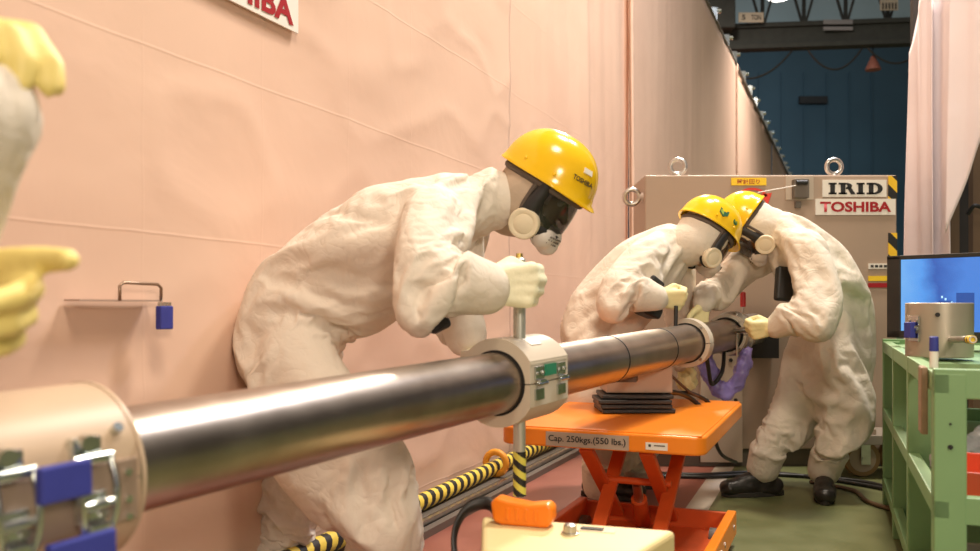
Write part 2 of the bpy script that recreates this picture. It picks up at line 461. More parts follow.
M_GREY = mat('machine_paint', (.41, .31, .24), .5, var=.05, vscale=3, spec=.4)
M_GREYD = mat('machine_dark', (.14, .12, .10), .5)
M_BLACKBOX = mat('black_plastic', (.02, .02, .02), .45, var=.2)
M_CABLE = mat('cable_rubber', (.015, .014, .013), .45)
M_VIOLET = mat('violet_film', (.30, .24, .62), .35, var=.2, vscale=18)
M_HAZ = stripe_mat('hazard_tape', (.7, .1, .7), 11.0, (.02, .02, .02), (.88, .56, .03))
M_BEAM = mat('crane_steel', (.030, .034, .032), .7, var=.2)
M_FAR = mat('far_wall_paint', (.035, .082, .115), .7, var=.15, vscale=.4)
M_FARL = mat('far_wall_upper', (.34, .46, .50), .7, var=.1, vscale=.4)
M_SIGN = mat('sign_cream', (.50, .44, .36), .6)
M_HANDLE = mat('brass_wire', (.34, .24, .17), .35, .8)

# ------------------------------------------------------------------ setting
WD = V((.4235, 1, 0)).normalized()          # direction of the sheeted wall
WN = V((WD.y, -WD.x, 0))                    # its normal, towards the room
WK = -1.9
def wp(Y, z=0, off=0): return V((.4235*Y+WK, Y, z))+WN*off
def wY(px): return -WK/(.4235-(px-CX)/FOC)

def floor_mat():
    m = bpy.data.materials.new('painted_floor'); m.use_nodes = True; nt = m.node_tree; b = nt.nodes['Principled BSDF']
    N = nt.nodes.new; K = nt.links.new
    g = N('ShaderNodeNewGeometry')
    d = V((.4, 1, 0)).normalized(); n = V((d.y, -d.x, 0)); p0 = V((.95, 3.85, 0))
    dp = N('ShaderNodeVectorMath'); dp.operation = 'DOT_PRODUCT'; dp.inputs[1].default_value = n; K(g.outputs['Position'], dp.inputs[0])
    sb = N('ShaderNodeMath'); sb.operation = 'SUBTRACT'; sb.inputs[1].default_value = n.dot(p0); K(dp.outputs['Value'], sb.inputs[0])
    ns = N('ShaderNodeTexNoise'); ns.inputs['Scale'].default_value = 5; ns.inputs['Detail'].default_value = 8; K(g.outputs['Position'], ns.inputs['Vector'])
    def ramp(a, c):
        r = N('ShaderNodeValToRGB'); r.color_ramp.elements[0].position = .3; r.color_ramp.elements[1].position = .7
        r.color_ramp.elements[0].color = (*a, 1); r.color_ramp.elements[1].color = (*c, 1); K(ns.outputs['Fac'], r.inputs['Fac']); return r
    red = ramp((.26, .085, .06), (.33, .12, .085)); grn = ramp((.12, .135, .055), (.175, .185, .085)); wht = ramp((.52, .46, .38), (.68, .62, .52))
    g1 = N('ShaderNodeMath'); g1.operation = 'GREATER_THAN'; g1.inputs[1].default_value = -.05; K(sb.outputs[0], g1.inputs[0])
    g2 = N('ShaderNodeMath'); g2.operation = 'GREATER_THAN'; g2.inputs[1].default_value = .05; K(sb.outputs[0], g2.inputs[0])
    m1 = N('ShaderNodeMix'); m1.data_type = 'RGBA'; K(g1.outputs[0], m1.inputs[0]); K(red.outputs[0], m1.inputs[6]); K(wht.outputs[0], m1.inputs[7])
    m2 = N('ShaderNodeMix'); m2.data_type = 'RGBA'; K(g2.outputs[0], m2.inputs[0]); K(m1.outputs[2], m2.inputs[6]); K(grn.outputs[0], m2.inputs[7])
    K(m2.outputs[2], b.inputs['Base Color'])
    mr = N('ShaderNodeMapRange'); mr.inputs[3].default_value = .28; mr.inputs[4].default_value = .55; K(ns.outputs['Fac'], mr.inputs[0]); K(mr.outputs[0], b.inputs['Roughness'])
    return m
fl = MB().box((2, 15, -.05), (36, 40, .1)).build('floor', floor_mat())
prop(fl, 'painted floor, red-brown by the wall and green past the white line', 'floor', kind='structure')

def sheet(name, Y0, Y1, z0, z1, m, parent, lift, res, foldfn, origin=None, d=WD, n=WN):
    """hanging sheet as a real folded surface with thickness"""
    A = wp(Y0) if origin is None else V(origin); L = (Y1-Y0)/d.y
    nx, nz = max(2, int(L/res[0])), max(2, int((z1-z0)/res[1]))
    S, Z = np.meshgrid(np.linspace(0, L, nx+1), np.linspace(z0, z1, nz+1), indexing='ij')
    s, z = S.ravel(), Z.ravel()
    off = foldfn(s+Y0/d.y, z)+lift
    P = np.array(A)[None]+np.outer(s, np.array(d))+np.outer(off, np.array(n)); P[:, 2] = z
    idx = np.arange((nx+1)*(nz+1)).reshape(nx+1, nz+1)
    F = np.stack([idx[:-1, :-1], idx[1:, :-1], idx[1:, 1:], idx[:-1, 1:]], -1).reshape(-1, 4)
    base = np.array(root_loc(parent))
    me = bpy.data.meshes.new(name); me.from_pydata((P-base).tolist(), [], F.tolist()); me.update()
    uvl = me.uv_layers.new(name='UVMap')
    vi = np.empty(len(me.loops), int); me.loops.foreach_get('vertex_index', vi)
    uvl.data.foreach_set('uv', np.stack([(s+Y0/d.y)[vi], z[vi]], 1).ravel())
    for p in me.polygons: p.use_smooth = True
    me.materials.append(m); o = bpy.data.objects.new(name, me); C.objects.link(o); o.parent = parent
    so = o.modifiers.new('thick', 'SOLIDIFY'); so.thickness = .004; so.offset = -1
    return o

wall = thing('wall_left', wp(4), 'tall wall hung with peach-coloured protective sheets', 'wall', kind='structure')
def nz3(s, z, a, b, o=0): return perlin(np.stack([s*a+o, z*b+o*.7, np.full_like(s, o+.5)], 1))
def f_near(s, z):
    v = .012*nz3(s, z, 1.1, .8, 2)+.005*nz3(s, z, 3.2, 2.6, 7)
    v += .0075*np.clip(1-np.abs(nz3(s, z, 2.2, 3.4, 13))*2.4, 0, 1)**3
    v += .02*np.exp(-z/.3)*nz3(s, z, 4, 2, 5)
    return v
def f_drape(s, z):
    k = np.clip((s-wY(505)/WD.y)/1.5, 0, 1)
    return .028*k*nz3(s, z, 3.5, .30, 4)+.014*nz3(s+z*.05, z, 7, .25, 9)+.006*nz3(s, z, 3, 3, 1)
def f_far(s, z): return .018*nz3(s, z, 2.2, .22, 21)+.007*nz3(s, z, 6, .4, 3)
HT = 4.85
sheet('sheet_panel', -1.2, wY(505)+.03, 0.0, HT, M_SHEET, wall, .012, (.03, .03), f_near)
sheet('sheet_panel', wY(505), wY(627)+.06, 0.0, HT, M_SHEET, wall, .0, (.03, .06), f_drape)
sheet('sheet_panel', wY(627)-.05, wY(733)+.1, 0.0, HT, M_SHEET, wall, .035, (.05, .15), f_far)
sheet('sheet_panel', wY(733), 20.5, 0.0, HT, M_SHEET, wall, .0, (.07, .2), f_far)
sheet('sheet_panel', 20.4, 29, 0.0, HT, M_SHEET, wall, .03, (.1, .3), f_far)
for Y in (wY(627)-.04, wY(733)+.1):
    MB().tube([wp(Y, .02, .05), wp(Y+.01, 1.6, .06), wp(Y-.01, 3.2, .055), wp(Y, HT, .05)], .03, 8, flat=(WN, .5), sub=6).build('sheet_hem', M_SHEET, wall, smooth=True).data.uv_layers.new(name='UVMap')
far = MB().box((8, 34, 5.9), (44, .3, 11.8)).build('wall_back', M_FAR)
prop(far, 'dark blue ribbed far wall of the hall', 'wall', kind='structure')
for k in range(11): MB().box((6.2+.9*k, 33.82, 5.2), (.05, .06, 10)).build('rib', M_FAR, far)
MB().box((8, 33.9, 13.8), (44, .1, 4.0)).build('upper_cladding', M_FARL, far)
vent = MB().box(at(813, 100, 33.7), (1.1, .15, .28)); vent.build('vent', M_DARK, far)
rw = MB().box((20.5, 18, 5.5), (.3, 34, 11)).build('wall_right', M_BEAM); prop(rw, 'dark side wall of the hall', 'wall', kind='structure')

# top rail with the clips that hold the sheets
rail = thing('scaffold_rail', wp(8, HT), 'steel scaffold rail along the top of the sheeted wall', 'rail')
MB().cyl(wp(-1, HT, .03), wp(29, HT, .03), .03, n=10).build('rail_tube', M_GREYD, rail, smooth=40)
for k in range(17):
    Y = 10.8+k*1.02+random.uniform(-.15, .15)
    c = wp(Y, HT+.04, .02)
    MB().box(c+V((0, 0, .03)), (.09, .06, .17)).cyl(c+V((-.06, 0, .07)), c+V((.1, 0, .07)), .03, n=8).build('clip', M_ZINC, rail)

# floor rail and padded stripe tube along the wall foot
M_PADST = stripe_mat('pad_stripes', tuple(WD*1.0+V((0, 0, -.55))), 14.0, (.02, .02, .02), (.86, .66, .10))
pad = MB().tube([wp(Y, .085+.004*math.sin(Y*3), .10) for Y in np.linspace(.3, 9.5, 40)], .036, 12).build('bumper_tube', M_PADST, smooth=True)
prop(pad, 'yellow and black striped foam tube along the wall foot', 'bumper')
ch = thing('floor_track', wp(4, 0, .2), 'dark metal floor track with pale edges along the wall foot', 'track')
MB().bar(wp(.3, .022, .10), wp(9.5, .022, .10), .13, .044).build('channel', M_GREYD, ch)
MB().bar(wp(.3, .025, .19), wp(9.5, .025, .19), .02, .05).build('guide_strip', M_STEEL, ch)
MB().bar(wp(.3, .015, .225), wp(9.5, .015, .225), .035, .03).build('edge_strip', M_GREYD, ch)
# orange clamp ring round the tube
cr = thing('clamp_ring', wp(wY(497)-1.0, .03, .12), 'orange clamp ring round the striped foam tube', 'clamp')
cp = at(496, 463, 4.25)
MB().torus(cp, WD, .055, .017, 24, 10).build('ring', mat('orange_rubber', (.80, .34, .03), .5), cr, smooth=True)
MB().tube([cp+V((0, 0, -.04)), cp+V((-.05, -.02, -.09)), cp+V((-.07, -.05, -.13)), cp+V((-.02, -.09, -.12)), cp+V((.02, -.05, -.08))], .006, 6, sub=5).build('cord', M_WHITE, cr, smooth=True)

# wall sign
sg = thing('wall_sign', wp(2.75, 1.9, .02), 'white wall sign with dark red capital letters on the peach sheet', 'sign')
sY = 2.60; sc_ = wp(sY, 1.878, .03)
MB().box(sc_, (.62, .115, .006), (WD, V((0, 0, 1)), WN)).build('board', M_WHITE, sg)
text('lettering', 'TOSHIBA', M_RED, sg, sc_+WN*.004, WD, (0, 0, 1), .56, .085, bold=.035)

# thin wall plate with wire handle and blue block
pl = thing('wall_plate', wp(2.2, .9, .03), 'thin flat metal plate with wire handle fixed to the sheeted wall', 'bracket')
pY0, pY1, pz = wY(58), wY(142), .914
pc = (wp(pY0, pz, .045)+wp(pY1, pz, .045))/2
MB().box(pc, ((pY1-pY0)/WD.y, .004, .05), (WD, V((0, 0, 1)), WN)).build('plate', mat('plate_tan', (.42, .30, .24), .5), pl)
a, b_ = wp(wY(99), pz, .07), wp(wY(141), pz-.002, .07)
hh = V((0, 0, .045))
MB().tube([a, a+hh*.8, a+hh+WD*.012, b_+hh-WD*.012, b_+hh*.8, b_], .0042, 8).build('wire_handle', M_HANDLE, pl, smooth=True)
MB().box(wp(wY(143), pz-.045, .075), (.045, .062, .02), (WD, V((0, 0, 1)), WN)).build('block', M_BLUE, pl, bevel=.003)
for k in range(4): MB().box(wp(wY(143), pz-.010, .075)+WD*(.012*(k-1.5)), (.004, .012, .008), (WD, V((0, 0, 1)), WN)).build('pin', M_ZINC, pl)

# ------------------------------------------------------------------ the guide pipe
PA = V((-.5195, 1.28, .673)); PD = V((.581, 1, .03)).normalized()
def pp(Y): return PA+V((.581, 1, .03))*(Y-1.28)
PH = PD.cross(V((0, 0, 1))).normalized()      # side of the pipe that faces the camera
PU = PH.cross(PD).normalized()
if PU.z < 0: PU = -PU
PR = .079
pipe = thing('guide_pipe', pp(2.5)-V((0, 0, .1)), 'long brushed steel guide pipe running away across the scene', 'pipe')
def ring_pts(Y, r): return pp(Y)
for (y0, y1, r) in ((.55, 2.3, PR), (2.3, 3.62, PR), (3.62, 4.22, PR*.96)):
    MB().lathe(pp(y0), PD, [(0, r*.8), (0, r), ((pp(y1)-pp(y0)).length, r), ((pp(y1)-pp(y0)).length, r*.8)], n=64).build('pipe_section', M_PIPE, pipe, smooth=35)
for Y, rr in ((2.855, PR), (3.30, PR)):
    MB().lathe(pp(Y), PD, [(-.0035, rr+.0006), (-.002, rr+.0018), (.002, rr+.0018), (.0035, rr+.0006)], n=64).build('seam_ring', M_DARK, pipe, smooth=True)

def latch(par, o, up, fwd, out, s=1.0, pad=False):
    """toggle latch: base plates, lever, hook wire, pivot; o on the flat face"""
    MB().box(o+up*.028*s+out*.003, (.05*s, .035*s, .006), (fwd, up, out)).build('latch_plate', M_ZINC, par, bevel=.001)
    MB().box(o-up*.03*s+out*.003, (.05*s, .03*s, .006), (fwd, up, out)).build('latch_plate', M_ZINC, par, bevel=.001)
    lv = MB().box(o+up*.004*s+out*.012*s, (.038*s, .012*s, .01*s), (fwd, up, out)).cyl(o-fwd*.028*s+out*.012*s, o+fwd*.028*s+out*.012*s, .006*s, n=10)
    lv.build('latch_lever', M_ZINC, par, bevel=.001)
    for k in (-1, 1):
        MB().cyl(o+fwd*.016*s*k+up*.028*s+out*.005, o+fwd*.016*s*k+up*.028*s+out*.010, .005*s, n=10).build('rivet', M_STEEL, par)

def dshape(R, flat, lo=-999):
    """outline in (h,u) plane: circle cut by a flat on the +h side"""
    pts = []; a0 = math.acos(min(1, flat/R))
    n = 40
    for i in range(n+1):
        a = a0+(2*PI-2*a0)*i/n
        pts.append((R*math.cos(a), R*math.sin(a)))
    return pts

def collar(name, Y0, L, R, flat, label, m, group=None):
    c = thing(name, pp(Y0)-V((0, 0, R)), label, 'pipe collar', group)
    for sgn in (1, -1):   # upper and lower shell, split on the camera side
        out = dshape(R, flat); half = [(h, u) for h, u in out if u*sgn > .0015]
        if sgn < 0: half = half
        # polygon: outer half + inner half
        inner = []
        ri = PR+.006
        for i in range(21):
            a = PI*i/20
            inner.append((ri*math.cos(a), sgn*max(.0015, ri*math.sin(a))))
        if sgn > 0: outer = [(flat, .0015)]+half+[(-R, .0015)]; poly = outer+inner[::-1]
        else: outer = [(-R, -.0015)]+half+[(flat, -.0015)]; poly = outer+inner
        p3 = [pp(Y0)+PH*h+PU*u for h, u in poly]
        MB_ = MB(); n = len(p3); e = PD*L
        vs = p3+[p+e for p in p3]
        # caps as quad strips between outer and inner outlines
        no, ni = len(outer), len(inner); fs = [(i, (i+1) % n, n+(i+1) % n, n+i) for i in range(n)]
        inn = list(range(no, n))[::-1]
        def strip(off):
            o_, i_ = list(range(no)), inn; a = b = 0; r = []
            while a < no-1 or b < ni-1:
                if b >= ni-1 or (a < no-1 and a/(no-1) <= b/(ni-1)): r.append((o_[a]+off, o_[a+1]+off, i_[b]+off)); a += 1
                else: r.append((o_[a]+off, i_[b+1]+off, i_[b]+off)); b += 1
            return r
        MB_.add(vs, fs+strip(0)+strip(n))
        MB_.build('upper_shell' if sgn > 0 else 'lower_shell', m, c, smooth=30)
    MB().lathe(pp(Y0)-PD*.0, PD, [(-.001, PR+.0005), (-.001, PR+.0065), (L+.001, PR+.0065), (L+.001, PR+.0005)], n=64, closed=True).build('gasket', M_DARK, c, smooth=40)
    return c

c2 = collar('pipe_collar', 2.2, .225, .116, .100, 'pale split collar with green label at the nearest worker pole', M_COLLAR)
f0 = pp(2.2)+PH*.1005
for d_ in (.045, .175):
    latch(c2, f0+PD*d_+PU*.0, PU, PD, PH, .95)
MB().box(f0+PD*.11+PU*.030+PH*.003, (.065, .03, .004), (PD, PU, PH)).build('label_plate', M_GREENL, c2)
MB().box(f0+PD*.11+PU*.051-PH*.002, (.215, .004, .006), (PD, PU, PH)).build('shell_edge', M_COLLAR, c2)
ang = math.radians(62)
nn = PH*math.cos(ang)+PU*math.sin(ang); tt = PU*math.cos(ang)-PH*math.sin(ang)
MB().box(pp(2.2)+PD*.1+nn*.1165, (.06, .032, .002), (PD, tt, nn)).build('paper_sticker', M_WHITE, c2)
# lug that carries the pole
c2l = pp(2.2)+PD*.10-PH*.125
MB().box(c2l+V((0, 0, .03)), (.05, .07, .09), (PH, PD, PU)).build('pole_lug', M_COLLAR, c2, bevel=.004)

c3 = collar('pipe_collar', 3.60, .06, .104, .1035, 'pale ring collar under the hands of the two far workers', M_COLLAR)
c4 = collar('pipe_collar', 4.16, .06, .100, .0995, 'pale ring collar nearest the grey machine', M_COLLAR)
for c, Y in ((c3, 3.60), (c4, 4.16)):
    for a in range(4):
        an = PI/4+a*PI/2
        q = pp(Y)+(PH*math.cos(an)+PU*math.sin(an))*.093
        MB().cyl(q-PD*.006, q, .006, n=8).build('bolt', M_STEEL, c)

# near housing with latches and blue pads
hs = collar('pipe_housing', 0.62, .67, .122, .112, 'large cream pipe housing with toggle latches and blue pads', M_HOUSING)
hs['category'] = 'pipe housing'
hf = pp(.62)+PH*.1125
def hp(Y, u, out=0): return hf+PD*((Y-.62)/PD.y)+PU*u+PH*out
# tan flat face plate, screws, thin end rim
MB().box(hp(.95, -.012, .002), (.56, .082, .006), (PD, PU, PH)).build('face_plate', M_TAN, hs, bevel=.002)
for u in (.012, -.024, -.047): MB().cyl(hp(1.178, u, .004), hp(1.178, u, .009), .005, n=12).build('screw', M_ZINC, hs)
MB().lathe(pp(1.195), PD, [(0, .1222), (0, .1236), (.006, .1236), (.006, .1222)], n=64, closed=True).build('end_rim', M_HOUSING, hs, smooth=40)
def big_latch(Y):
    o = hp(Y, 0)
    MB().box(o+PU*.052+PH*.000, (.040, .030, .016), (PD, PU, PH)).build('latch_plate', M_ZINC, hs, bevel=.003)
    MB().cyl(o+PU*.060-PD*.004+PH*.004, o+PU*.060-PD*.004+PH*.018, .011, n=14).build('latch_screw', M_ZINC, hs, smooth=40)
    MB().box(o-PU*.022+PH*.010, (.042, .040, .012), (PD, PU, PH)).build('latch_plate', M_ZINC, hs, bevel=.003)
    MB().cyl(o+PU*.040-PD*.026+PH*.016, o+PU*.040+PD*.026+PH*.016, .008, n=14).build('latch_pivot', M_ZINC, hs, smooth=40)
    MB().cyl(o-PU*.018-PD*.024+PH*.02, o-PU*.018+PD*.024+PH*.02, .007, n=14).build('latch_pivot', M_ZINC, hs, smooth=40)
    for s in (-1, 1):
        MB().tube([o+PU*.04+PD*.022*s+PH*.02, o+PU*.005+PD*.024*s+PH*.03, o-PU*.035+PD*.022*s+PH*.028, o-PU*.068+PD*.016*s+PH*.014], .0042, 8, sub=4).build('hook_wire', M_ZINC, hs, smooth=True)
        MB().cyl(o-PU*.03+PD*.013*s+PH*.014, o-PU*.03+PD*.013*s+PH*.021, .006, n=10).build('rivet', M_STEEL, hs)
    MB().box(o-PU*.048+PH*.024, (.03, .018, .014), (PD, PU, PH)).build('latch_lever', M_ZINC, hs, bevel=.003)
big_latch(1.128); big_latch(1.040)
MB().box(hp(1.085, .024, .034), (.066, .044, .014), (PD, PU, PH)).build('blue_pad', M_BLUE, hs, bevel=.003)
MB().box(hp(1.105, -.066, .030), (.088, .036, .014), (PD, PU, PH)).build('blue_pad', M_BLUE, hs, bevel=.003)
an = math.radians(33); nn = PH*math.cos(an)+PU*math.sin(an)
q = pp(1.172)+nn*.121
MB().cyl(q, q+nn*.012, .007, n=12).build('screw', M_ZINC, hs)

# pole gripped by the first worker
pole = thing('hand_pole', at(519, 497, 2.26), 'upright steel pole with hazard tape gripped by the nearest worker', 'pole')
pb, pt = at(519, 497, 2.26), at(520.5, 258, 2.26)
pb.x = pt.x = at(519.5, 300, 2.26).x
MB().lathe(pb, (0, 0, 1), [(0, .012), (.003, .0165), (pt.z-pb.z-.004, .0165), (pt.z-pb.z, .012)], n=24).build('shaft', mat('pole_metal', (.62, .62, .56), .35, .6), pole, smooth=35)
M_POLEHZ = stripe_mat('pole_tape', (.75, -.2, 1.0), 26.0, (.02, .02, .02), (.80, .74, .12))
MB().lathe(pb+V((0, 0, .004)), (0, 0, 1), [(0, .0168), (0, .0175), (.118, .0175), (.118, .0168)], n=24).build('hazard_tape', M_POLEHZ, pole, smooth=35)
MB().cyl(pt, pt+V((0, 0, .012)), .009, n=10).build('tip', mat('brass', (.6, .45, .12), .3, 1.0), pole)

# ------------------------------------------------------------------ people
def hand(name, wrist, fwd, thumb, side, m, parent, pose='fist', s=1.0, voxel=.0042, cuff=True, curls=None):
    fwd = V(fwd).normalized(); thumb = V(thumb); thumb = (thumb-fwd*thumb.dot(fwd)).normalized()
    back = fwd.cross(thumb) if side == 'R' else thumb.cross(fwd)
    W = V(wrist)
    def L(x, y, z): return W+(thumb*x+fwd*y+back*z)*s
    pr = []
    xs = [.031, .0105, -.0105, -.030]; kn = [.088, .092, .087, .078]
    ln = [(.044, .027, .022), (.049, .031, .024), (.045, .028, .023), (.035, .022, .020)]
    if curls is None:
        curls = {'fist': [(78, 88, 50)]*4, 'grip': [(58, 72, 45)]*4, 'relaxed': [(20, 28, 18), (26, 34, 20), (30, 36, 22), (34, 38, 24)],
                 'point': [(4, 8, 6), (62, 70, 40), (70, 75, 40), (74, 78, 40)]}[pose]
    for i in range(4):
        pr.append((L(xs[i]*.6, .008, 0), .017*s, L(xs[i], kn[i], 0), .0148*s))
        p = V((xs[i], kn[i], 0)); a = 0; sp = xs[i]*.9
        for j in range(3):
            a += math.radians(curls[i][j]); r0 = (.0128, .0118, .0108)[j]; r1 = (.0118, .0108, .0098)[j]
            q = p+V((sp*.10 if curls[i][0] < 50 else 0, math.cos(a), -math.sin(a)))*ln[i][j]
            pr.append((L(*p), r0*s, L(*q), r1*s)); p = q
    if pose in ('fist', 'grip'): th = [(.022, .018, -.008, .018), (.044, .052, -.026, .0145), (.034, .078, -.046, .0125), (.010, .090, -.056, .011)]
    elif pose == 'point': th = [(.022, .018, -.008, .018), (.052, .048, -.018, .0145), (.066, .082, -.022, .0128), (.066, .108, -.026, .0112)]
    else: th = [(.022, .018, -.006, .018), (.052, .050, -.016, .0145), (.068, .078, -.024, .0125), (.072, .100, -.032, .011)]
    for i in range(3): pr.append((L(*th[i][:3]), th[i][3]*s, L(*th[i+1][:3]), th[i+1][3]*s))
    if cuff:
        pr.append((L(0, -.055, 0), .036*s, L(0, .012, 0), .029*s, (thumb, 1.12)))
    return blend(name, pr, m, parent, voxel=voxel*s, smooth=2, iso=.0012, ifreq=45, seed=wrist[0]*9)

def shoe(parent, ankle, toe):
    ankle = V(ankle); d = V((toe[0], toe[1], 0)).normalized(); x = V((d.y, -d.x, 0)); g = V((ankle.x, ankle.y, 0))
    t0 = g-d*.06; d = d*1.12
    pr = [(t0+V((0, 0, .048)), .040, g+d*.06+V((0, 0, .046)), .042, (x, 1.0)), (g+d*.06+V((0, 0, .044)), .042, g+d*.155+V((0, 0, .040)), .038, (x, 1.25)),
          (g-d*.015+V((0, 0, .07)), .048, g+V((0, 0, .14)), .055), (g+d*.02+V((0, 0, .085)), .042, g+d*.10+V((0, 0, .058)), .040), (t0+V((0, 0, .03)), .030, g+d*.15+V((0, 0, .03)), .030, (x, 1.45))]
    sh = blend('shoe', pr, M_SHOE, parent, voxel=.007, smooth=3, iso=.002, ifreq=30)
    pts = []
    for i in range(28):
        a = 2*PI*i/28; y = math.cos(a); w = math.sin(a)
        ly = .045+.138*y; lw = (.046+.006*y)*w*(1.0 if y > -.2 else .92)
        pts.append(g+d*ly+x*lw+V((0, 0, 0)))
    MB().prism(pts, (0, 0, .024)).build('sole', M_SOLE, sh, bevel=.003)
    return sh

def headkit(P, c, fwd, up, hood_m, hood_scale=1.0, stickers=None, helmet_text=False, glass=True):
    fwd = V(fwd).normalized(); up = V(up); up = (up-fwd*up.dot(fwd)).normalized(); rt = fwd.cross(up).normalized(); c = V(c)
    AX = (rt, fwd, up)
    def L(x, y, z): return c+rt*x+fwd*y+up*z
    # head with face
    pr = [(L(0, -.015, .02), .088, L(0, .012, .012), .082), (L(0, .03, -.04), .066, L(0, .045, -.095), .042), (L(0, .09, -.005), .012, L(0, .112, -.045), .013),
          (L(0, .098, -.078), .013, L(0, .096, -.082), .013, (rt, 2.0)), (L(0, -.03, -.06), .055, L(0, -.06, -.11), .05), (L(.03, .083, .022), .012, L(-.03, .083, .022), .012),
          (L(.08, -.01, -.01), .014, L(.082, -.012, -.045), .011), (L(-.08, -.01, -.01), .014, L(-.082, -.012, -.045), .011)]
    hd = blend('head', pr, M_SKIN, P, voxel=.007, smooth=2)
    for s in (-1, 1):
        e = MB().ball(L(.032*s, .081, -.002), .0125, n=14, m=10).build('eye', M_EYE, hd, smooth=True)
    # hood: cloth shell with a face opening
    mb = MB(); n, m = 48, 30; hsx = hood_scale
    vs = []
    for j in range(m+1):
        th = PI*(j/m)
        for i in range(n):
            ph = 2*PI*i/n
            x, y, z = .106*hsx*math.sin(th)*math.cos(ph), .120*hsx*math.sin(th)*math.sin(ph)-.006, .150*hsx*math.cos(th)-.025
            if z < -.03: y -= (-.03-z)*.35
            vs.append((x, y, z))
    a = np.array(vs); dn = perlin(a*16+c.x*5)*.008+perlin(a*34+c.x)*.004
    a = a*(1+dn[:, None]*6)
    keep = {}
    for j in range(m):
        for i in range(n):
            f = (j*n+i, j*n+(i+1) % n, (j+1)*n+(i+1) % n, (j+1)*n+i)
            cx, cy, cz = a[list(f)].mean(0)
            if cy > .02 and (cx/.090)**2+((cz+.045)/.115)**2 < 1: continue
            mb.f.append(f)
    mb.v = [L(*p) for p in a]
    ho = mb.build('hood', hood_m, P, smooth=True, fix=False)
    so = ho.modifiers.new('thick', 'SOLIDIFY'); so.thickness = .004
    # full-face mask
    vm = MB(); nu, nv = 22, 16; vv = []
    def vis(u, v):   # u -1..1 across, v -1..1 up
        az = u*1.30; w = 1-.10*v*v
        return (.104*math.sin(az)*w, .016+.112*math.cos(az)*(1-.05*v*v), -.026+.070*v)
    for j in range(nv+1):
        for i in range(nu+1): vv.append(L(*vis(-1+2*i/nu, -1+2*j/nv)))
    vm.add(vv, [(j*(nu+1)+i, j*(nu+1)+i+1, (j+1)*(nu+1)+i+1, (j+1)*(nu+1)+i) for j in range(nv) for i in range(nu)])
    mk = thing('mask', (0, 0, 0), None, None); mk.parent = P
    # skirt of black rubber behind visor and chin
    sk = MB(); ring = []
    outl = [vis(-1+2*i/20, 1) for i in range(21)]+[vis(1, 1-2*i/8) for i in range(1, 9)]+[vis(1-2*i/20, -1) for i in range(1, 21)]+[vis(-1, -1+2*i/8) for i in range(1, 8)]
    sk.tube([L(*p) for p in outl], .0075, 8, closed=True)
    sk.build('rim', M_RUBBER, mk, smooth=True)
    chin = [(L(-.062, .055, -.085), .03, L(.062, .055, -.085), .03), (L(-.045, .075, -.10), .034, L(.045, .075, -.10), .034), (L(-.082, .04, -.04), .02, L(-.066, .045, -.10), .026),
            (L(.082, .04, -.04), .02, L(.066, .045, -.10), .026),
            (L(-.086, .030, -.055), .032, L(-.080, .030, -.095), .036), (L(.086, .030, -.055), .032, L(.080, .030, -.095), .036),
            (L(-.094, .040, .03), .022, L(-.092, .030, -.05), .028), (L(.094, .040, .03), .022, L(.092, .030, -.05), .028)]
    blend('face_seal', chin, M_RUBBER, mk, voxel=.007, smooth=3)
    vo = vm.build('visor', M_VISOR, mk, smooth=True, fix=False)
    # muzzle cover with vent dots
    mz = blend('muzzle_cover', [(L(-.034, .088, -.112), .040, L(.034, .088, -.112), .040), (L(0, .092, -.112), .046, L(0, .102, -.128), .036)], M_MUFFLE, mk, voxel=.006, smooth=3)
    for i in range(5):
        for j in range(3):
            q = L(.018+.010*i, .1385-.0030*i-.001*i*i*.3-.003*j, -.100-.010*j)
            MB().cyl(q-fwd*.004, q+fwd*.0012, .0028, n=6).build('vent_hole', M_GREYD, mz)
    for s in (-1, 1):
        ctr = L(.082*s, .035, -.102); ax = (rt*s*.94+fwd*.22-up*.12).normalized()
        fo = MB().lathe(ctr, ax, [(-.01, .036), (0, .043), (.006, .0465), (.024, .0465), (.031, .043), (.032, .034), (.030, .030), (.032, .026), (.033, .006)], n=32).build('filter', M_FILTER, mk, smooth=35)
        MB().lathe(ctr-ax*.012, ax, [(0, .04), (.003, .049), (.010, .049), (.012, .042)], n=32).build('filter_seat', M_RUBBER, mk, smooth=35)
    # straps
    for s in (-1, 1):
        hk = hood_scale*1.02
        MB().tube([L(.108*s*hk, .015, .03), L(.109*s*hk, .01, -.02), L(.103*s*hk, .01, -.075), L(.075*s*hk, .03, -.135)], .006, 8, sub=5, flat=(rt, .5)).build('strap', M_STRAP, mk, smooth=True)
    # helmet
    hm = MB(); n = 56; rows = []
    ax_, ay_, hh_ = .126, .152, .150; z0 = .032
    def hrow(k, z, extra=0.0, inner=0.0):
        r = []
        for i in range(n):
            a = 2*PI*i/n; ca, sa = math.cos(a), math.sin(a)
            e = extra*(.25+.75*max(0, ca)**1.5)
            rr = (k if k > 0 else 0)
            r.append(L((ax_-inner)*rr*sa+e*.4*sa, ((ay_-inner)*rr)*ca+e*ca, z0+z-(.010*max(0, ca)**2 if extra else 0)))
        return r
    for lv in range(13, -1, -1):   # inner, top to base
        ph = (PI/2)*lv/14; rows.append(hrow(math.cos(ph)**.85, (hh_-.006)*math.sin(ph), 0, .006))
    rows.append(hrow(1.005, -.004, .018)); rows.append(hrow(1.012, -.001, .022)); rows.append(hrow(1.0, .006, .016))
    rows.append(hrow(1.0, .012, .006))
    for lv in range(1, 14):
        ph = (PI/2)*lv/14; rows.append(hrow(math.cos(ph)**.85, .008+(hh_-.008)*math.sin(ph)))
    vs = [p for r in rows for p in r]; fs = []
    for k in range(len(rows)-1):
        fs += [(k*n+i, k*n+(i+1) % n, (k+1)*n+(i+1) % n, (k+1)*n+i) for i in range(n)]
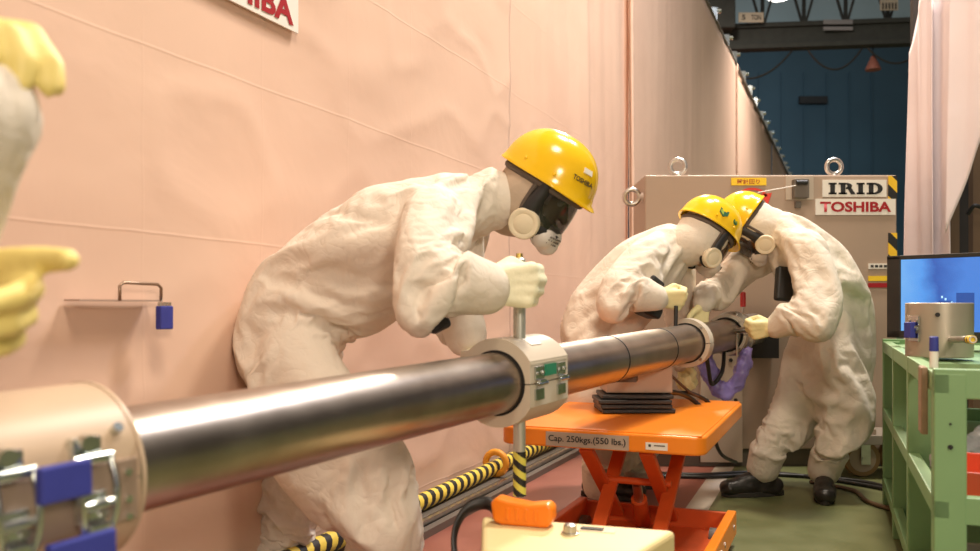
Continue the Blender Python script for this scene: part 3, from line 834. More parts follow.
    fs += [tuple(range(n)), tuple(range((len(rows)-1)*n, len(rows)*n))]
    hm.add(vs, fs)
    he = hm.build('helmet', M_HELM, P, smooth=50)
    for s in (-1, 1):
        for yy in (-.05, .05):
            th = math.atan2(yy/ay_, 1); zz = .030
            k = math.cos(math.asin(zz/hh_))**.85
            q = L(s*ax_*k*math.sqrt(max(0, 1-(yy/(ay_*k))**2)), yy, z0+zz)
            MB().ball(q, .006, n=10, m=6).build('vent_stud', M_HELM, he, smooth=True)
    MB().tube([L(.108*math.sin(2*PI*i/24), .128*math.cos(2*PI*i/24), z0-.012) for i in range(24)], .010, 8, closed=True, flat=(up, 1.3)).build('head_band', M_STRAP, he, smooth=True)
    def surf(az, zz):
        k = math.cos(math.asin(zz/hh_))**.85
        p = L(ax_*k*math.sin(az), ay_*k*math.cos(az), z0+zz)
        nr = (rt*(math.sin(az)/ax_)*k+fwd*(math.cos(az)/ay_)*k+up*(zz/hh_/hh_)*1.1).normalized()
        return p, nr
    def decal(name, shape, az, zz, m, lift=.0015, rot=0.0):
        p, nr = surf(az, zz); x = up.cross(nr).normalized(); y = nr.cross(x)
        x, y = x*math.cos(rot)+y*math.sin(rot), y*math.cos(rot)-x*math.sin(rot)
        MB().prism([p+x*u+y*v+nr*(lift-.006) for u, v in shape], nr*.006).build(name, m, he)
        return p, nr, x, y
    if stickers:
        for kind, az, zz, rot in stickers:
            if kind == 'leaf':
                g = mat('sticker_green', (.02, .11, .05), .4)
                decal('leaf_sticker', [(-.022, .018), (0, .008), (.022, .018), (.022, -.008), (0, -.024), (-.022, -.008)], az, zz, g, rot=rot)
                decal('leaf_half', [(-.018, .011), (-.001, .003), (-.001, -.017), (-.018, -.005)], az, zz, mat('sticker_lime', (.30, .42, .06), .4), lift=.0025, rot=rot)
            else:
                decal('round_sticker', [(.014*math.cos(2*PI*i/20), .014*math.sin(2*PI*i/20)) for i in range(20)], az, zz, mat('sticker_green', (.02, .11, .05), .4), rot=rot)
                decal('round_mark', [(-.008, .002), (.008, .002), (.008, -.002), (-.008, -.002)], az, zz, mat('sticker_lime', (.30, .42, .06), .4), lift=.0025, rot=rot)
    if helmet_text:
        az, zz = .30, .072
        decal('front_sticker', [(-.016, -.008), (.016, -.008), (.016, .008), (-.016, .008)], .52, .082, M_WHITE, lift=.004)
        p, nr = surf(.62, .052); x = up.cross(nr).normalized(); y = nr.cross(x)
        text('helmet_print', 'TOSHIBA', M_BLACKP, he, p+nr*.003, x, y, .075, .015, bold=.03, lift=.002)
    return L

# ---- worker nearest (bent over the pole)
P1 = thing('person', at(300, 306, 2.6)-V((0, 0, .9)), 'person in white coverall and yellow helmet bent over the pole at the pipe', 'person')
lat1 = V((.08, 1, 0))
hipN, hipF = at(296, 352, 2.50), at(310, 350, 2.80)
tor = chain([(at(298, 352, 2.62), .150), (at(324, 282, 2.60), .145), (at(386, 224, 2.56), .152), (at(446, 205, 2.54), .122)], (lat1, 1.32), 1.0)
nk = chain([(at(455, 205, 2.54), .105), (at(492, 200, 2.56), .098), (at(514, 203, 2.57), .088)], None, .7)
shR, shL = at(432, 212, 2.36), at(455, 212, 2.74)
armR = chain([(shR, .112), (at(422, 248, 2.20), .104), (at(420, 268, 2.15), .096), (at(452, 281, 2.16), .096), (at(484, 288, 2.18), .078)], None, 1.0)
armL = chain([(shL, .105), (at(452, 285, 2.72), .09), (at(466, 336, 2.52), .07)], None, 1.0)
legN = chain([(hipN, .135), (at(330, 410, 2.42), .135), (at(376, 462, 2.36), .128), (at(384, 520, 2.40), .118), (at(378, 590, 2.46), .10)], None, 1.15)
legF = chain([(hipF, .135), (at(300, 430, 2.80), .13), (at(292, 480, 2.80), .12), (at(270, 570, 2.80), .10)], None, 1.15)
suit('coverall', tor+nk+armR+armL+legN+legF+[(shR, .10, shL, .10, None, .6), (hipN, .13, hipF, .13, None, .8)], [(c_[-1][2], c_[-1][3]) for c_ in (nk, armR, armL, legN, legF)], M_SUIT, P1, .0145)
f1 = V((.797, -.29, -.53)); 
hc1 = at(541, 190, 2.56)
headkit(P1, hc1, f1, (.498, -.181, .848), M_HOOD, helmet_text=True)
wr = at(486, 286, 2.175)
hand('glove', wr, (1, .12, .02), (0, 0, 1), 'R', M_GLOVE2, P1, 'grip', 1.36, curls=[(62, 80, 60)]*4)
wl = at(472, 350, 2.46)
hand('glove', wl, (.3, -.35, -.75), (.6, -.3, .5), 'L', M_GLOVE2, P1, 'relaxed', 1.05, cuff=False)
for a_, t_ in ((legN[-1][2], (.95, -.3)), (legF[-1][2], (.9, .2))): shoe(P1, a_, t_)
pch = MB().box(at(436, 322, 2.30), (.10, .05, .06), frame((.4, .1, .2))).build('pouch', M_BLACKBOX, P1, bevel=.012, seg=3)

# ---- middle worker (behind the pipe, facing right)
P2 = thing('person', at(600, 306, 3.95)-V((0, 0, .9)), 'person in white coverall behind the pipe, helmet with green leaf sticker', 'person')
hN, hF = at(592, 338, 3.84), at(598, 338, 4.10)
tor = chain([(at(592, 334, 3.96), .150), (at(612, 296, 3.95), .145), (at(645, 262, 3.92), .150), (at(668, 250, 3.90), .125)], (lat1, 1.3), 1.0)
nk = chain([(at(672, 246, 3.90), .105), (at(692, 242, 3.88), .09)], None, .7)
sR, sL = at(650, 253, 3.74), at(672, 250, 4.06)
aR = chain([(sR, .105), (at(622, 280, 3.62), .10), (at(615, 286, 3.58), .095), (at(640, 294, 3.55), .085), (at(656, 298, 3.54), .065)])
aL = chain([(sL, .10), (at(676, 300, 4.14), .085), (at(682, 345, 4.10), .08), (at(684, 364, 4.0), .062)])
lN = chain([(hN, .135), (at(600, 390, 3.80), .12), (at(612, 418, 3.90), .11), (at(604, 452, 3.98), .12), (at(602, 484, 4.0), .10)], None, 1.15)
lF = chain([(hF, .135), (at(618, 395, 4.10), .12), (at(634, 420, 4.12), .11), (at(634, 456, 4.18), .12), (at(632, 474, 4.22), .10)], None, 1.15)
suit('coverall', tor+nk+aR+aL+lN+lF+[(sR, .10, sL, .10, None, .6), (hN, .13, hF, .13, None, .8)], [(c_[-1][2], c_[-1][3]) for c_ in (nk, aR, aL, lN, lF)], M_SUIT2, P2, .0185)
hc2 = at(705, 235, 3.86)
headkit(P2, hc2, (.81, .24, -.53), (.51, .15, .848), M_SUIT2, 1.04, stickers=[('leaf', 1.75, .060, .0), ('round', 1.25, .055, .0)])
hand('glove', at(659, 298, 3.535), (.95, -.1, -.1), (.15, -.35, .9), 'R', M_GLOVE, P2, 'fist', 1.08, voxel=.005)
hand('glove', at(684, 366, 3.99), (.15, -.35, -.9), (.8, -.5, .2), 'L', M_GLOVE, P2, 'grip', 1.05, voxel=.005)
for a_, t_ in ((lN[-1][2], (.9, -.4)), (lF[-1][2], (.95, -.1))): shoe(P2, a_, t_)
MB().box(at(651, 284, 3.66), (.13, .05, .07), frame((.5, .1, -.4))).build('pouch', M_BLACKBOX, P2, bevel=.012, seg=3)
MB().box(at(648, 311, 3.70), (.16, .05, .08), frame((.7, .1, -.3))).build('pouch', M_BLACKBOX, P2, bevel=.012, seg=3)

# ---- right worker (facing left, leaning over the pipe end)
P3 = thing('person', at(805, 306, 4.05)-V((0, 0, .9)), 'person in white coverall and black shoes leaning left before the grey machine', 'person')
hN, hF = at(832, 345, 3.98), at(808, 345, 4.22)
tor = chain([(at(828, 338, 4.10), .150), (at(826, 298, 4.10), .148), (at(808, 258, 4.08), .155), (at(786, 236, 4.07), .125)], (V((-.1, 1, 0)), 1.3), 1.0)
nk = chain([(at(782, 232, 4.07), .105), (at(762, 226, 4.08), .088)], None, .7)
sL, sR = at(806, 246, 3.88), at(776, 240, 4.24)
aL = chain([(sL, .112), (at(815, 285, 3.78), .105), (at(812, 305, 3.72), .10), (at(792, 318, 3.76), .088), (at(776, 327, 3.80), .062)])
aR = chain([(sR, .10), (at(738, 262, 4.22), .088), (at(728, 272, 4.18), .085), (at(708, 292, 4.02), .075), (at(703, 304, 3.94), .058)])
lN = chain([(hN, .128), (at(840, 385, 3.96), .112), (at(836, 425, 3.94), .098), (at(830, 450, 3.98), .094), (at(824, 470, 4.02), .084)], None, 1.15)
lF = chain([(hF, .126), (at(795, 388, 4.14), .112), (at(782, 420, 4.05), .098), (at(768, 450, 4.02), .094), (at(763, 468, 4.04), .084)], None, 1.15)
suit('coverall', tor+nk+aR+aL+lN+lF+[(sR, .10, sL, .10, None, .6), (hN, .13, hF, .13, None, .8)], [(c_[-1][2], c_[-1][3]) for c_ in (nk, aR, aL, lN, lF)], M_SUIT2, P3, .0185)
hc3 = at(750, 227, 4.10)
headkit(P3, hc3, (-.555, .14, -.819), (-.80, .19, .574), M_SUIT2, 1.04)
hand('glove', at(773, 328, 3.80), (-.95, .05, -.12), (-.1, -.3, .95), 'L', M_GLOVE, P3, 'fist', 1.05, voxel=.005)
hand('glove', at(703, 306, 3.93), (-.25, -.2, -.9), (-.9, -.3, .2), 'R', M_GLOVE, P3, 'relaxed', 1.05, voxel=.005, cuff=False)
shoe(P3, lN[-1][2], (-.35, -.95)); shoe(P3, lF[-1][2], (-.98, -.1))
MB().box(at(784, 284, 3.98), (.08, .05, .16), frame((.1, .1, 1))).build('pouch', M_BLACKBOX, P3, bevel=.012, seg=3)

# ---- worker at the left edge, only arms in frame
P4 = thing('person', V((-1.02, .92, 0)), 'person at the left edge reaching in with yellow rubber gloves', 'person')
lat4 = V((0, 1, 0))
tor = chain([(V((-1.05, .95, .88)), .145), (V((-1.02, .95, 1.05)), .14), (V((-.96, .94, 1.25)), .145), (V((-.92, .93, 1.38)), .11)], (lat4, 1.3))
nk = chain([(V((-.90, .93, 1.42)), .09), (V((-.87, .93, 1.52)), .075)], None, .6)
sR, sL = V((-.90, .75, 1.34)), V((-.94, 1.12, 1.34))
eR, wR = at(-110, 300, .88), at(-28, 110, .86)
aR = chain([(sR, .10), (V((-.72, .78, 1.12)), .085), (eR, .078), (at(-70, 195, .87), .070), (wR, .066)])
eL, wL = V((-.86, 1.10, 1.02)), at(-135, 318, .93)
aL = chain([(sL, .10), (eL, .085), (wL, .055)])
h1, h2 = V((-1.05, .82, .84)), V((-1.05, 1.08, .84))
l1 = chain([(h1, .13), (V((-1.02, .80, .46)), .105), (V((-1.08, .80, .10)), .08)])
l2 = chain([(h2, .13), (V((-1.02, 1.12, .46)), .105), (V((-1.10, 1.14, .10)), .08)])
blend('coverall', tor+nk+aR+aL+l1+l2+[(sR, .10, sL, .10), (h1, .12, h2, .12)], M_SUIT, P4, voxel=.012, smooth=5, fold=.012, ffreq=7, seed=23.0, iso=.006, ifreq=5)
headkit(P4, V((-.83, .93, 1.62)), (.90, .1, -.42), (.42, 0, .9), M_HOOD)
M_GLOVEY = mat('yellow_glove', (.86, .70, .24), .5, var=.05, vscale=20, bump=.1, bscale=120)
hand('glove', at(-84, 108, .865), (.52, .05, .85), (.05, 1, .0), 'R', M_GLOVEY, P4, 'relaxed', 1.12, voxel=.0042, curls=[(62, 48, 30), (66, 50, 30), (70, 52, 30), (74, 54, 30)])
hand('glove', at(-104, 310, .925), (1, -.05, .10), (.10, -.25, 1), 'L', M_GLOVEY, P4, 'point', 1.28, voxel=.0042, curls=[(10, 14, 10), (30, 48, 35), (34, 50, 35), (36, 52, 35)])
shoe(P4, l1[-1][2], (1, -.1)); shoe(P4, l2[-1][2], (1, .15))

# ------------------------------------------------------------------ lift table
TN = V((.689, 2.725, 0)); TA = V((-.923, .386, 0)).normalized(); TB = V((.386, .923, 0)).normalized()
def tp(a, b, z): return TN+TA*a+TB*b+V((0, 0, z))
TW, TL, TZ = .712, 1.10, .48
lt = thing('lift_table', tp(.35, .4, 0), 'orange scissor lift table with capacity label under the pipe', 'lift table')
def rounded(a0, a1, b0, b1, r, z, only=None):
    pts = []
    for (ca, cb, st) in ((a1-r, b1-r, 0), (a0+r, b1-r, 90), (a0+r, b0+r, 180), (a1-r, b0+r, 270)):
        for i in range(7):
            t = math.radians(st+i*15); pts.append(tp(ca+r*math.cos(t), cb+r*math.sin(t), z))
    return pts
MB().prism(rounded(0, TW, 0, TL, .05, TZ-.065), (0, 0, .062)).build('platform', M_ORANGE, lt, smooth=30, bevel=.008, seg=3)
for b0, b1 in ((.012, .755), (.763, TL-.012)):
    MB().prism([tp(.012, b0, TZ-.004), tp(TW-.012, b0, TZ-.004), tp(TW-.012, b1, TZ-.004), tp(.012, b1, TZ-.004)], (0, 0, .005)).build('deck_plate', M_ORANGE, lt, bevel=.002)
fn = -TB
MB().box(tp(.392, -.002, TZ-.036), (.29, .048, .003), (-TA, V((0, 0, 1)), fn)).build('capacity_label', mat('label_grey', (.42, .33, .26), .5), lt)
text('capacity_print', 'Cap. 250kgs.(550 lbs.)', M_BLACKP, lt, tp(.392, -.004, TZ-.036), -TA, (0, 0, 1), .27, .028, bold=.015)
MB().box(tp(.155, -.002, TZ-.040), (.072, .024, .003), (-TA, V((0, 0, 1)), fn)).build('maker_label', M_WHITE, lt)
MB().box(tp(.145, -.0045, TZ-.037), (.036, .004, .001), (-TA, V((0, 0, 1)), fn)).build('maker_mark', M_GREYD, lt)
MB().box(tp(.177, -.0045, TZ-.038), (.008, .008, .001), (-TA, V((0, 0, 1)), fn)).build('maker_mark', M_BLACKP, lt)
for a, bt in ((.41, .50), (.20, .62)):
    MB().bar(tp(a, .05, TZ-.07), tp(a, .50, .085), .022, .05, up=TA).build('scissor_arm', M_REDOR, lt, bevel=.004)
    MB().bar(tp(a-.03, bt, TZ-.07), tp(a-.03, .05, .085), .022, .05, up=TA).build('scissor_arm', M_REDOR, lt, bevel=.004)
MB().cyl(tp(.43, .28, .262), tp(.16, .28, .262), .013, n=14).build('cross_shaft', M_REDOR, lt, smooth=40)
MB().cyl(tp(.30, .42, .11), tp(.29, .30, .25), .018, n=14).build('hydraulic_ram', M_STEEL, lt, smooth=40)
MB().cyl(tp(.30, .46, .07), tp(.295, .36, .18), .030, n=16).build('ram_body', M_REDOR, lt, smooth=40)
B0, B1, A0, A1 = -.12, .53, -.02, .56
MB().prism([tp(A0, B0, .04), tp(A1, B0, .04), tp(A1, B1, .04), tp(A0, B1, .04)], (0, 0, .012)).build('base_plate', M_REDOR, lt)
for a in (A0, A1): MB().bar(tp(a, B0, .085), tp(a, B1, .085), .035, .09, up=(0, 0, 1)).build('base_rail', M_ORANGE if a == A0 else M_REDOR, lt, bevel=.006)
for b in (B0, B1): MB().bar(tp(A0, b, .08), tp(A1, b, .08), .02, .08, up=(0, 0, 1)).build('base_rail', M_REDOR, lt, bevel=.004)
for (a, b) in ((.03, .0), (.03, .42), (.52, .0), (.52, .42)):
    MB().cyl(tp(a-.015, b, .042), tp(a+.015, b, .042), .042, n=20).build('wheel', M_GREYD, lt, smooth=40)
for b in (.1, .2, .45): MB().cyl(tp(A0-.02, b, .085), tp(A0-.014, b, .085), .010, n=8).build('bolt', M_STEEL, lt)

# boxes on the table under the pipe
bx = thing('stacked_mat', V((.60, 3.42, TZ)), 'folded black rubber mats on the orange table', 'mat')
for k in range(4):
    j = random.uniform(-.012, .012)
    MB().box(V((.565+j, 3.40+j, TZ+.0105+k*.0185)), (.285-.006*(k % 2),   .22, .016), (V((1, -.04*(k-2)*.5, 0)).normalized(), V((.04*(k-2)*.5, 1, 0)).normalized(), V((0, 0, 1)))).build('mat_layer', M_BLACKBOX, bx, bevel=.004)
cb = thing('support_box', V((.58, 3.41, TZ+.078)), 'grey-beige box on the black mats beneath the pipe', 'box')
MB().box(V((.585, 3.42, TZ+.078+.057)), (.26, .19, .112)).build('body', mat('box_beige', (.45, .35, .28), .55, var=.05), cb, bevel=.006)
MB().box(V((.585, 3.42, TZ+.078+.116)), (.268, .198, .008)).build('lid', mat('box_beige2', (.52, .42, .34), .5), cb, bevel=.002)
for x in (.50, .67): MB().cyl(V((x, 3.326, TZ+.20)), V((x, 3.318, TZ+.20)), .008, n=10).build('screw', M_STEEL, cb)
wd = MB().prism([pp(3.02)+V((-.06, .02, -.098)), pp(3.02)+V((.03, .02, -.098)), pp(3.02)+V((.03, .02, -.074)), pp(3.02)+V((-.02, .02, -.07))], (.02, .07, 0)).build('wedge_block', mat('wedge_wood', (.10, .06, .045), .6))
prop(wd, 'small dark wedge tucked under the pipe beside the beige box', 'wedge')

# ------------------------------------------------------------------ cream case in front
U = V((.954, -.299, 0)).normalized(); W = V((-.299, -.954, 0)).normalized()
cc = V((-.019, 2.03, 0))
cs = thing('equipment_case', cc+U*.22+W*.13, 'cream plastic equipment case standing on the floor in front', 'case')
def cpnt(u, w, z): return cc+U*u+W*w+V((0, 0, z))
plan = [V((-.019, 2.03, 0)), V((.415, 1.897, 0)), V((.285, 1.70, 0)), V((-.018, 1.74, 0))]
MB().prism(plan, (0, 0, .40)).build('body', M_CREAM, cs, bevel=.012, seg=3)
MB().lathe(cpnt(.235, .10, .40), (0, 0, 1), [(0, .020), (.004, .020), (.005, .015), (.020, .014), (.022, .011)], n=20).build('knob', M_STEEL, cs, smooth=35)
MB().box(cpnt(.275, .05, .4015), (.05, .02, .005), (U, W, V((0, 0, 1)))).build('switch_slot', M_DARK, cs)
MB().box(cpnt(.285, .052, .4004), (.085, .036, .002), (U, W, V((0, 0, 1)))).build('switch_plate', mat('cream_dark', (.62, .5, .34), .5), cs)
st = [cpnt(.05, .02, .40), cpnt(.01, -.02, .425), cpnt(-.035, .0, .415), cpnt(-.055, .03, .375), cpnt(-.045, .07, .33), cpnt(-.015, .10, .28), cpnt(-.004, .12, .24)]
MB().tube(st, .017, 8, sub=5, flat=(U, .35)).build('carry_strap', M_CABLE, cs, smooth=True)
orr = thing('orange_holder', cpnt(.10, .08, .40), 'bright orange plastic grip lying on the cream case', 'grip')
oc = cpnt(.115, .055, .40)
pf = [(-.072, .050), (-.066, .008), (-.045, 0), (.062, 0), (.074, .018), (.074, .046), (.064, .056), (.02, .050), (-.03, .056), (-.058, .062)]
MB().prism([oc+U*u+V((0, 0, z))-W*.03 for u, z in pf], W*.05).build('grip_body', M_ORPL, orr, bevel=.009, seg=3, smooth=40)
for k in range(4): MB().box(oc+U*(-.03+.022*k)+V((0, 0, .028))+W*.021, (.008, .004, .028), (U, W, V((0, 0, 1)))).build('grip_rib', M_ORPL, orr, bevel=.0015)

# ------------------------------------------------------------------ grey machine
mx0, mx1, my0, my1, mz0, mz1 = .866, 2.274, 4.75, 5.14, .10, 1.632
mc = thing('machine_cabinet', V((1.57, 5.2, 0)), 'large grey-beige machine cabinet with red and black name plates', 'machine')
MB().box(V(((mx0+mx1)/2, (my0+my1)/2, (mz0+mz1)/2)), (mx1-mx0, my1-my0, mz1-mz0)).build('body', M_GREY, mc, bevel=.008)
def mp(px, py, off=0): return at(px, py, my0-off) if off == 0 else V((at(px, py, my0).x, my0-off, at(px, py, my0).z))
X1, Z1 = V((1, 0, 0)), V((0, 0, 1)); FN = V((0, -1, 0))
def plate(name, x0, y0, x1, y1, m, off=.004, th=.006, par=mc, bev=0):
    a, b = mp(x0, y0), mp(x1, y1)
    return MB().box(V(((a.x+b.x)/2, my0-off, (a.z+b.z)/2)), (abs(b.x-a.x), th, abs(a.z-b.z))).build(name, m, par, bevel=bev)
plate('name_plate', 822, 180, 886, 197, M_WHITE)
plate('name_plate', 815, 199, 895, 215, M_WHITE)
text('name_print', 'TOSHIBA', M_RED, mc, V((mp(855, 207).x, my0-.0075, mp(855, 207).z)), X1, Z1, mp(891, 0).x-mp(820, 0).x, .058, bold=.035)
# serif letters I R I D
def serif(x0, x1, ch):
    a, b = mp(x0, 183), mp(x1, 194.5); xl, xr, zt, zb = a.x, b.x, a.z, b.z; y = my0-.0075; h = zt-zb; s = .010; w = xr-xl
    st = .026
    mb = MB()
    def R(xa, xb, za, zb_): mb.box(V(((xa+xb)/2, y, (za+zb_)/2)), (xb-xa, .003, abs(zb_-za)))
    if ch == 'I':
        m_ = (xl+xr)/2; R(m_-st/2, m_+st/2, zb, zt); R(xl, xr, zt-s, zt); R(xl, xr, zb, zb+s)
    else:
        R(xl+.012, xl+.012+st, zb, zt); R(xl, xl+.05, zt-s, zt); R(xl, xl+.046, zb, zb+s)
        cx_ = xl+.04; zc, ry = ((zt+zb)/2, h/2) if ch == 'D' else (zt-h*.28, h*.28)
        rx = (xr-cx_) if ch == 'D' else (xr-cx_)*.72; po, pi_ = [], []
        for i in range(13):
            t = -PI/2+PI*i/12
            po.append(V((cx_+rx*math.cos(t), y-.0015, zc+ry*math.sin(t)))); pi_.append(V((cx_+(rx-st)*math.cos(t), y-.0015, zc+(ry-s)*math.sin(t))))
        for i in range(12): mb.prism([po[i], po[i+1], pi_[i+1], pi_[i]], (0, .003, 0))
        if ch == 'R':
            mb.prism([V((cx_+.006, y-.0015, zc-ry+s)), V((cx_+.006+st*.9, y-.0015, zc-ry+s)), V((xr+.006, y-.0015, zb)), V((xr+.006-st, y-.0015, zb))], (0, .003, 0))
    mb.build('name_print', M_BLACKP, mc)
for ch, a, b in (('I', 828, 836), ('R', 838, 854), ('I', 856, 864), ('D', 866, 882)): serif(a, b, ch)
for y0, y1 in ((176, 199), (233, 258), (292, 330)): plate('hazard_strip', 888, y0, 896.5, y1, M_HAZ)
plate('small_label', 868, 263.5, 888, 269, M_WHITE); plate('small_label', 868, 276, 889, 281, M_YELL); plate('small_label', 868, 283, 889, 287.5, M_RED)
for k in range(4): plate('label_mark', 870+4.4*k, 265, 873+4.4*k, 267.5, M_BLACKP, off=.0078, th=.002)
plate('yellow_label', 731, 178, 766, 185.5, M_YELL)
text('label_print', '時計回り', M_RED, mc, V((mp(748, 181.8).x, my0-.0075, mp(748, 181.8).z)), X1, Z1, .125, .028, bold=.01)
# curved red arrow
arc = [mp(752+15*math.sin(t), 200-11*math.cos(t)) for t in np.linspace(-1.2, 1.25, 16)]
ar = MB()
for i in range(15):
    p, q = arc[i], arc[i+1]; d = (q-p).normalized(); nrm = V((-d.z, 0, d.x))
    ar.prism([p+nrm*.007+V((0, -.001, 0)), q+nrm*.007+V((0, -.001, 0)), q-nrm*.007+V((0, -.001, 0)), p-nrm*.007+V((0, -.001, 0))], (0, -.003, 0))
tip = arc[-1]; ar.prism([tip+V((-.035, -.001, .01)), tip+V((.030, -.001, .02)), tip+V((.008, -.001, -.045))], (0, -.003, 0))
ar.build('arrow_mark', mat('arrow_red', (.75, .06, .04), .5), mc)
# latch bracket and wire
plate('bracket_panel', 785, 176, 813, 200, mat('machine_panel', (.50, .42, .34), .5), off=.004, th=.010, bev=.002)
br = plate('bracket', 791, 180, 806, 199, M_GREYD, off=.03, th=.045, bev=.004)
MB().cyl(V((mp(798, 184).x-.03, my0-.06, mp(798, 184).z)), V((mp(798, 184).x+.03, my0-.06, mp(798, 184).z)), .012, n=12).build('hook', M_BLACKBOX, mc)
MB().box(V((mp(797, 205).x, my0-.012, mp(797, 205).z)), (.03, .02, .035)).build('catch', M_GREYD, mc)
MB().tube([V((mp(792, 187).x, my0-.06, mp(792, 187).z)), V((mp(752, 195).x, my0-.10, mp(752, 195).z))], .0025, 5).build('wire', M_WHITE, mc)
def eyebolt(c, axis, up):
    c = V(c); up = V(up)
    MB().torus(c+up*.062, axis, .042, .0135, 28, 10).build('eyebolt', M_STEEL, mc, smooth=True)
    MB().cyl(c-up*.004, c+up*.022, .03, .017, n=16).build('eyebolt_collar', M_STEEL, mc, smooth=40)
eyebolt((at(678, 178, 4.85).x, 4.85, mz1), (.25, 1, 0), (0, 0, 1)); eyebolt((at(834, 176, 4.85).x, 4.85, mz1), (0, 1, 0), (0, 0, 1))
eyebolt((mx0, 4.82, at(645, 197, 4.82).z), (0, 1, .2), (-1, 0, 0))
# port plate and lower structure
plate('port_box', 744, 322, 772, 357, M_BLACKBOX, off=.06, th=.12, bev=.004)
plate('lower_panel', 700, 345, 742, 462, mat('machine_panel', (.50, .42, .34), .5), off=.006, th=.012, bev=.002)
for (x, y) in ((706, 352), (730, 360), (706, 400), (735, 400)): MB().cyl(V((mp(x, y).x, my0-.012, mp(x, y).z)), V((mp(x, y).x, my0-.017, mp(x, y).z)), .011, n=12).build('port_hole', M_DARK, mc)
MB().box(V((1.57, 4.95, .05)), (1.3, .34, .1)).build('plinth', M_GREYD, mc)
# outrigger with caster at the right
og = thing('caster_trolley', V((2.0, 4.55, 0)), 'grey trolley deck with tan caster wheel at the machine foot', 'trolley')
MB().box(V((2.03, 4.55, .205)), (.46, .30, .05)).build('deck', mat('trolley_grey', (.30, .26, .22), .5, var=.1), og, bevel=.004)
MB().box(V((1.93, 4.50, .245)), (.16, .16, .03)).build('mount_plate', M_GREY, og, bevel=.003)
wc = at(861, 459, 4.5)
wc.z = .095
MB().lathe(wc-V((.0, .022, 0)), (0, 1, 0), [(0, .07), (0, .092), (.006, .095), (.038, .095), (.044, .092), (.044, .07)], n=32).build('tyre', mat('tan_tyre', (.28, .16, .06), .5), og, smooth=35)
MB().lathe(wc-V((.0, .024, 0)), (0, 1, 0), [(0, .02), (0, .07), (.048, .07), (.048, .02)], n=24).build('hub', M_GREY, og, smooth=35)
for dy in (-.034, .034): MB().box(wc+V((0.01, dy, .045)), (.05, .006, .15)).build('fork', M_STEEL, og, bevel=.002)
MB().cyl(wc-V((0, .042, 0)), wc+V((0, .042, 0)), .012, n=12).build('axle', M_STEEL, og)
w2 = V((2.2, 4.6, .095))
MB().lathe(w2-V((.0, .022, 0)), (0, 1, 0), [(0, .02), (0, .092), (.006, .095), (.038, .095), (.044, .092), (.044, .02)], n=32).build('tyre', mat('tan_tyre', (.28, .16, .06), .5), og, smooth=35)
MB().box(w2+V((0, .04, .05)), (.05, .006, .15)).build('fork', M_STEEL, og)

# clamp flange with T bar, red pin, at the pipe end
fg = thing('end_clamp', pp(4.25)-V((0, 0, .12)), 'shiny steel clamp flange with side bar at the pipe end', 'clamp')
e0 = pp(4.225)
MB().lathe(e0, PD, [(0, .05), (0, .088), (.03, .09), (.035, .112), (.075, .112), (.08, .085), (.50, .085), (.50, .05)], n=48).build('flange', M_STEEL, fg, smooth=35)
for k in range(6):
    an = 2*PI*k/6+.3; q = e0+PD*.034+(PH*math.cos(an)+PU*math.sin(an))*.101
    MB().cyl(q-PD*.012, q, .008, n=6).build('bolt', M_ZINC, fg)
tb = at(727, 330.5, 4.02)
MB().cyl(at(729, 331, 4.08), at(768, 329, 3.84), .0145, n=16).build('side_bar', M_STEEL, fg, smooth=40)
MB().cyl(at(737, 331, 4.04), at(737, 331, 4.04)+V((0, 0, -.12)), .006, n=8).build('drop_pin', M_STEEL, fg)
MB().cyl(at(743, 318, 4.3), at(743, 307, 4.3), .006, n=8).build('pin_stem', M_STEEL, fg)
MB().lathe(at(743, 307, 4.3), (0, 0, 1), [(0, .009), (.002, .014), (.072, .014), (.076, .010)], n=14).build('pin_grip', mat('pin_red', (.55, .03, .03), .4), fg, smooth=40)

# violet film draped like a U below the pipe
vf = []
for t in np.linspace(0, 1, 9):
    px = 703+44*t; py = 352+40*math.sin(PI*t)**.7
    vf.append(at(px, py, 4.1))
vd = thing('violet_drape', at(722, 395, 4.1), 'violet plastic film hanging in a loop below the pipe end', 'plastic film')
blend('film', chain([(p, .034+.008*math.sin(2.2*i)) for i, p in enumerate(vf)]), M_VIOLET, vd, voxel=.009, smooth=2, fold=.022, ffreq=22, iso=.02, ifreq=14)

# cables
def cable(pts, r, label, m=M_CABLE):
    o = MB().tube(pts, r, 8, sub=8).build('cable', m, smooth=True); prop(o, label, 'cable'); return o
cable([at(694, 322, 3.60), at(704, 340, 3.72), at(708, 366, 3.85), at(712, 384, 3.95), at(722, 372, 4.0), at(724, 352, 4.1)], .010, 'black cable looping under the ring collar by the violet film')
cable([at(676, 306, 3.52), at(675, 335, 3.50), at(670, 370, 3.48), at(668, 392, 3.50), at(690, 393, 3.62), at(708, 402, 3.70), at(716, 416, 3.66), at(715, 438, 3.72), at(722, 455, 3.9), at(736, 462, 4.35)], .0085, 'black cable from the pipe over the orange table edge to the floor')
cable([at(640, 408, 3.42), at(655, 402, 3.36), at(668, 392, 3.36), at(690, 398, 3.60), at(712, 418, 3.60)], .010, 'black cable lying on the orange table beside the mats')
cable([at(652, 352, 3.4), at(668, 372, 3.44), at(690, 392, 3.6), at(704, 398, 3.7)], .006, 'thin grey cable slanting down beside the beige box', M_STRAP)
for k, yy in enumerate((462, 466)):
    cable([V((.72, 4.5+.06*k, .012)), V((1.1, 4.42+.06*k, .012)), V((1.5, 4.48+.05*k, .012)), V((1.9, 4.28-.12*k, .012)), V((1.95, 3.9-.1*k, .012))], .010, ['black floor cable nearest the machine plinth', 'black floor cable passing behind the black shoes'][k])
cable([V((1.62, 4.3, .011)), V((1.75, 4.1, .011)), V((1.72, 3.85, .011)), V((1.80, 3.6, .011))], .010, 'brown hose on the green floor beside the green rack foot', mat('brown_hose', (.12, .07, .035), .6))

